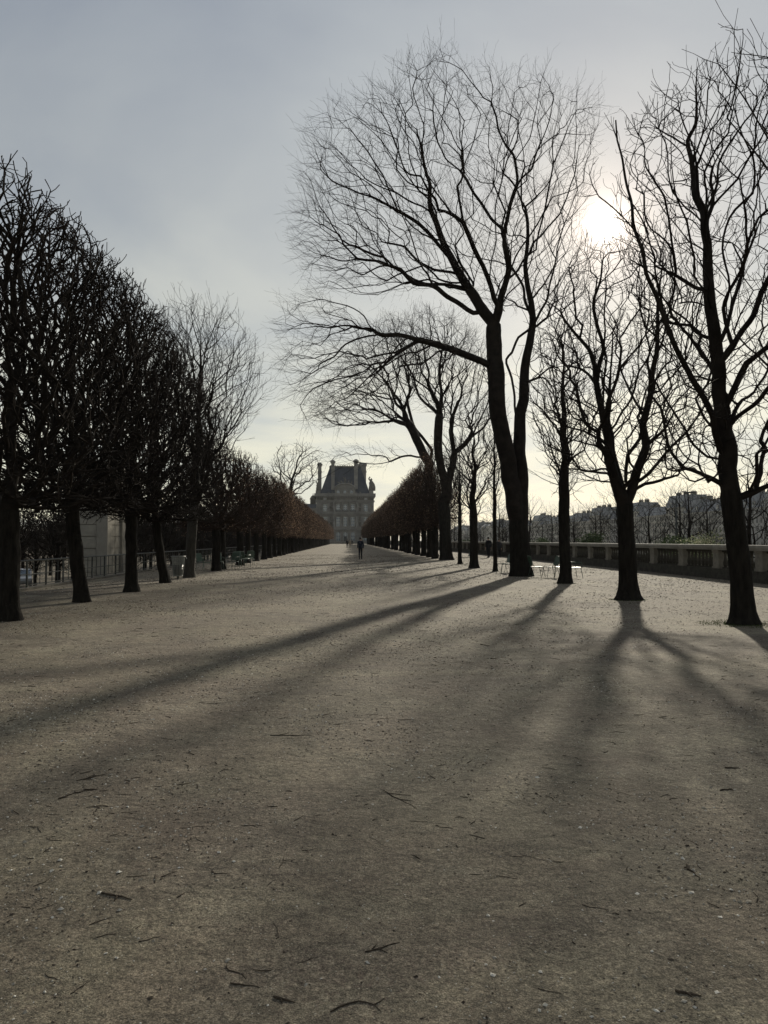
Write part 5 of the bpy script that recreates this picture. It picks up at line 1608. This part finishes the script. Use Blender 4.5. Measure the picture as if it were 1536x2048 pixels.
fallen(1376, 1991, 50, 18, 113, .011, 2, .4, 'dark rotten twig clump half pressed into the sand', 'sticks')
fallen(1465, 1536, 32, 4, 114, .012, 0, .3, 'dark lump of bark on the gravel below the near chestnut', 'sticks')
fallen(1452, 1578, 28, -4, 115, .011, 1, .3, 'dark curled bark piece farther from the near chestnut', 'sticks')
fallen(970, 1290, 18, 8, 116, .016, 0, .1, 'stubby brown stick in the sunlit strip', 'sticks')

def scatter():
    rng = np.random.default_rng(77)
    # pebbles: squashed octahedra, dense close by
    def spots_(n, y0, y1, pw):
        y = y0 * (y1 / y0) ** (rng.random(n) ** pw)
        x = rng.uniform(-1, 1, n) * np.minimum(13.5, y * .62 + .6) + y * .05
        ok = (x > XL + .4) & (x < XR - .5)
        # leave patches bare
        d = np.sin(x * 1.7 + 1) * np.sin(y * 1.3) + np.sin(x * .6 - y * .45) + .6 * np.sin(x * 3.1 + y * 2.3)
        ok &= rng.random(n) < np.clip(.55 + .35 * d, .12, 1)
        return x[ok], y[ok]
    def octas(x, y, s, flat, name, material, long=1.0):
        n = len(x)
        z = np.array([terrace_z(a, b) for a, b in zip(x, y)])
        a = rng.random(n) * 6.28
        sx = s * (.7 + .6 * rng.random(n)) * long; sy = s * (.7 + .6 * rng.random(n)); sz = s * flat * (.6 + .8 * rng.random(n))
        U = np.stack([np.cos(a), np.sin(a), rng.normal(0, .12, n)], 1); V_ = np.stack([-np.sin(a), np.cos(a), rng.normal(0, .12, n)], 1)
        c = np.stack([x, y, z + sz * .12], 1)
        up = np.array([0, 0, 1.0])
        pts = np.stack([c + U * sx[:, None], c + V_ * sy[:, None], c - U * sx[:, None], c - V_ * sy[:, None], c + up * sz[:, None] + U * (sx * .25)[:, None], c - up * sz[:, None]], 1)
        pts += rng.normal(0, 1, pts.shape) * (s * .12)[:, None, None]
        pts = pts[:, :5]
        Fi = np.array([(0, 1, 4), (1, 2, 4), (2, 3, 4), (3, 0, 4)])
        Fq = (np.arange(n) * 5)[:, None, None] + Fi[None]
        o = link(name, np_mesh(name, pts.reshape(-1, 3), Fq.reshape(-1, 3), material, False))
        return o
    mp = leaf_mat('pebble', (.20, .175, .135), (.62, .58, .50), 0.0)
    x, y = spots_(50000, 2.0, 45, .75)
    s = .0020 + .006 * rng.random(len(x)) ** 5 + y * .00045
    tag(octas(x, y, s, .55, 'gravel_stones', mp), 'small pale stones strewn over the sandy path', 'gravel', kind='stuff')
    x, y = spots_(3500, 2.0, 10, .9)
    tag(octas(x, y, .004 + .011 * rng.random(len(x)) ** 4, .5, 'gravel_stones', mp), 'scattered larger pale stones on the sandy path', 'gravel', kind='stuff')
    ml = leaf_mat('litter', (.050, .038, .028), (.20, .155, .11), 0.05)
    x, y = spots_(100000, 2.2, 80, .62)
    s = .0018 + .0035 * rng.random(len(x)) ** 3 + np.minimum(y, 40) * .00060 * (.25 + rng.random(len(x)) ** 2)
    tag(octas(x, y, s, .7, 'leaf_litter', ml, 1.8), 'dark crumbs of leaves and bark littering the path', 'leaf litter', kind='stuff')
scatter()

# fine broken twigs, too many to count, in loose drifts
def twig_litter():
    rr = random.Random(31); mb = MB()
    cs = [(rr.uniform(-.55, .6), rr.uniform(2.2, 16)) for _ in range(60)]
    for i in range(520):
        u, yc = rr.choice(cs)
        y = max(2.1, yc + rr.gauss(0, .5)); x = u * yc + .05 * yc + rr.gauss(0, .45)
        if not (XL + .5 < x < XR - .6): continue
        a = rr.uniform(0, 3.14); l = rr.uniform(.02, .09) * (1 + y * .06); r_ = rr.uniform(.0008, .0018) * (1 + y * .10)
        z = terrace_z(x, y); b = rr.uniform(-.25, .25) * l
        dx, dy = math.cos(a), math.sin(a)
        mb.tube([(x - dx * l / 2, y - dy * l / 2, z + r_ * .5), (x - dy * b, y + dx * b, z + r_ * rr.uniform(.5, 2.0)), (x + dx * l / 2, y + dy * l / 2, z + r_ * .5)], [r_, r_, r_ * .5], 4)
    tag(mb.build('twig_litter', M_DEAD), 'fine broken twigs strewn in drifts over the path', 'twig litter', kind='stuff')
twig_litter()

# moss at the foot of the right-row trees
def moss(x, y, r0, r1, n, seed, label):
    gp = ground(x, y); rng = np.random.default_rng(seed)
    a = rng.random(n) * 6.28; q = r0 + (r1 - r0) * rng.random(n) ** 1.6
    pts = np.stack([np.cos(a) * q * 1.2, np.sin(a) * q, .012 + .025 * rng.random(n)], 1) * np.array([1, 1, .5])
    o = link('moss', leaf_cards('moss', pts, .022, rng, M_MOSS))
    o.location = (gp.x, gp.y, 0)
    return tag(o, label, 'moss', kind='stuff')
moss(1485, 1248, .2, .7, 1500, 1, 'moss round the foot of the near chestnut')
moss(1256, 1200, .2, .42, 900, 2, 'moss round the foot of the forked chestnut')
moss(1130, 1167, .18, .36, 500, 3, 'moss round the foot of the slim tree')

# ------------------------------------------------------------------ thin winter haze
hb = MB().box(-4300, 4300, -400, 5400, -9.2, 50.0).build('haze', bpy.data.materials.new('haze_air'))
tag(hb, 'thin pale winter haze over the gardens and the river', 'haze', kind='stuff')
hm = bpy.data.materials['haze_air']; hm.use_nodes = True
ht = hm.node_tree; ht.nodes.clear()
ho = ht.nodes.new('ShaderNodeOutputMaterial'); hv = ht.nodes.new('ShaderNodeVolumePrincipled')
hv.inputs['Color'].default_value = (0.86, 0.90, 0.95, 1)
hv.inputs['Density'].default_value = 0.00006
hv.inputs['Anisotropy'].default_value = 0.3
ht.links.new(hv.outputs[0], ho.inputs['Volume'])
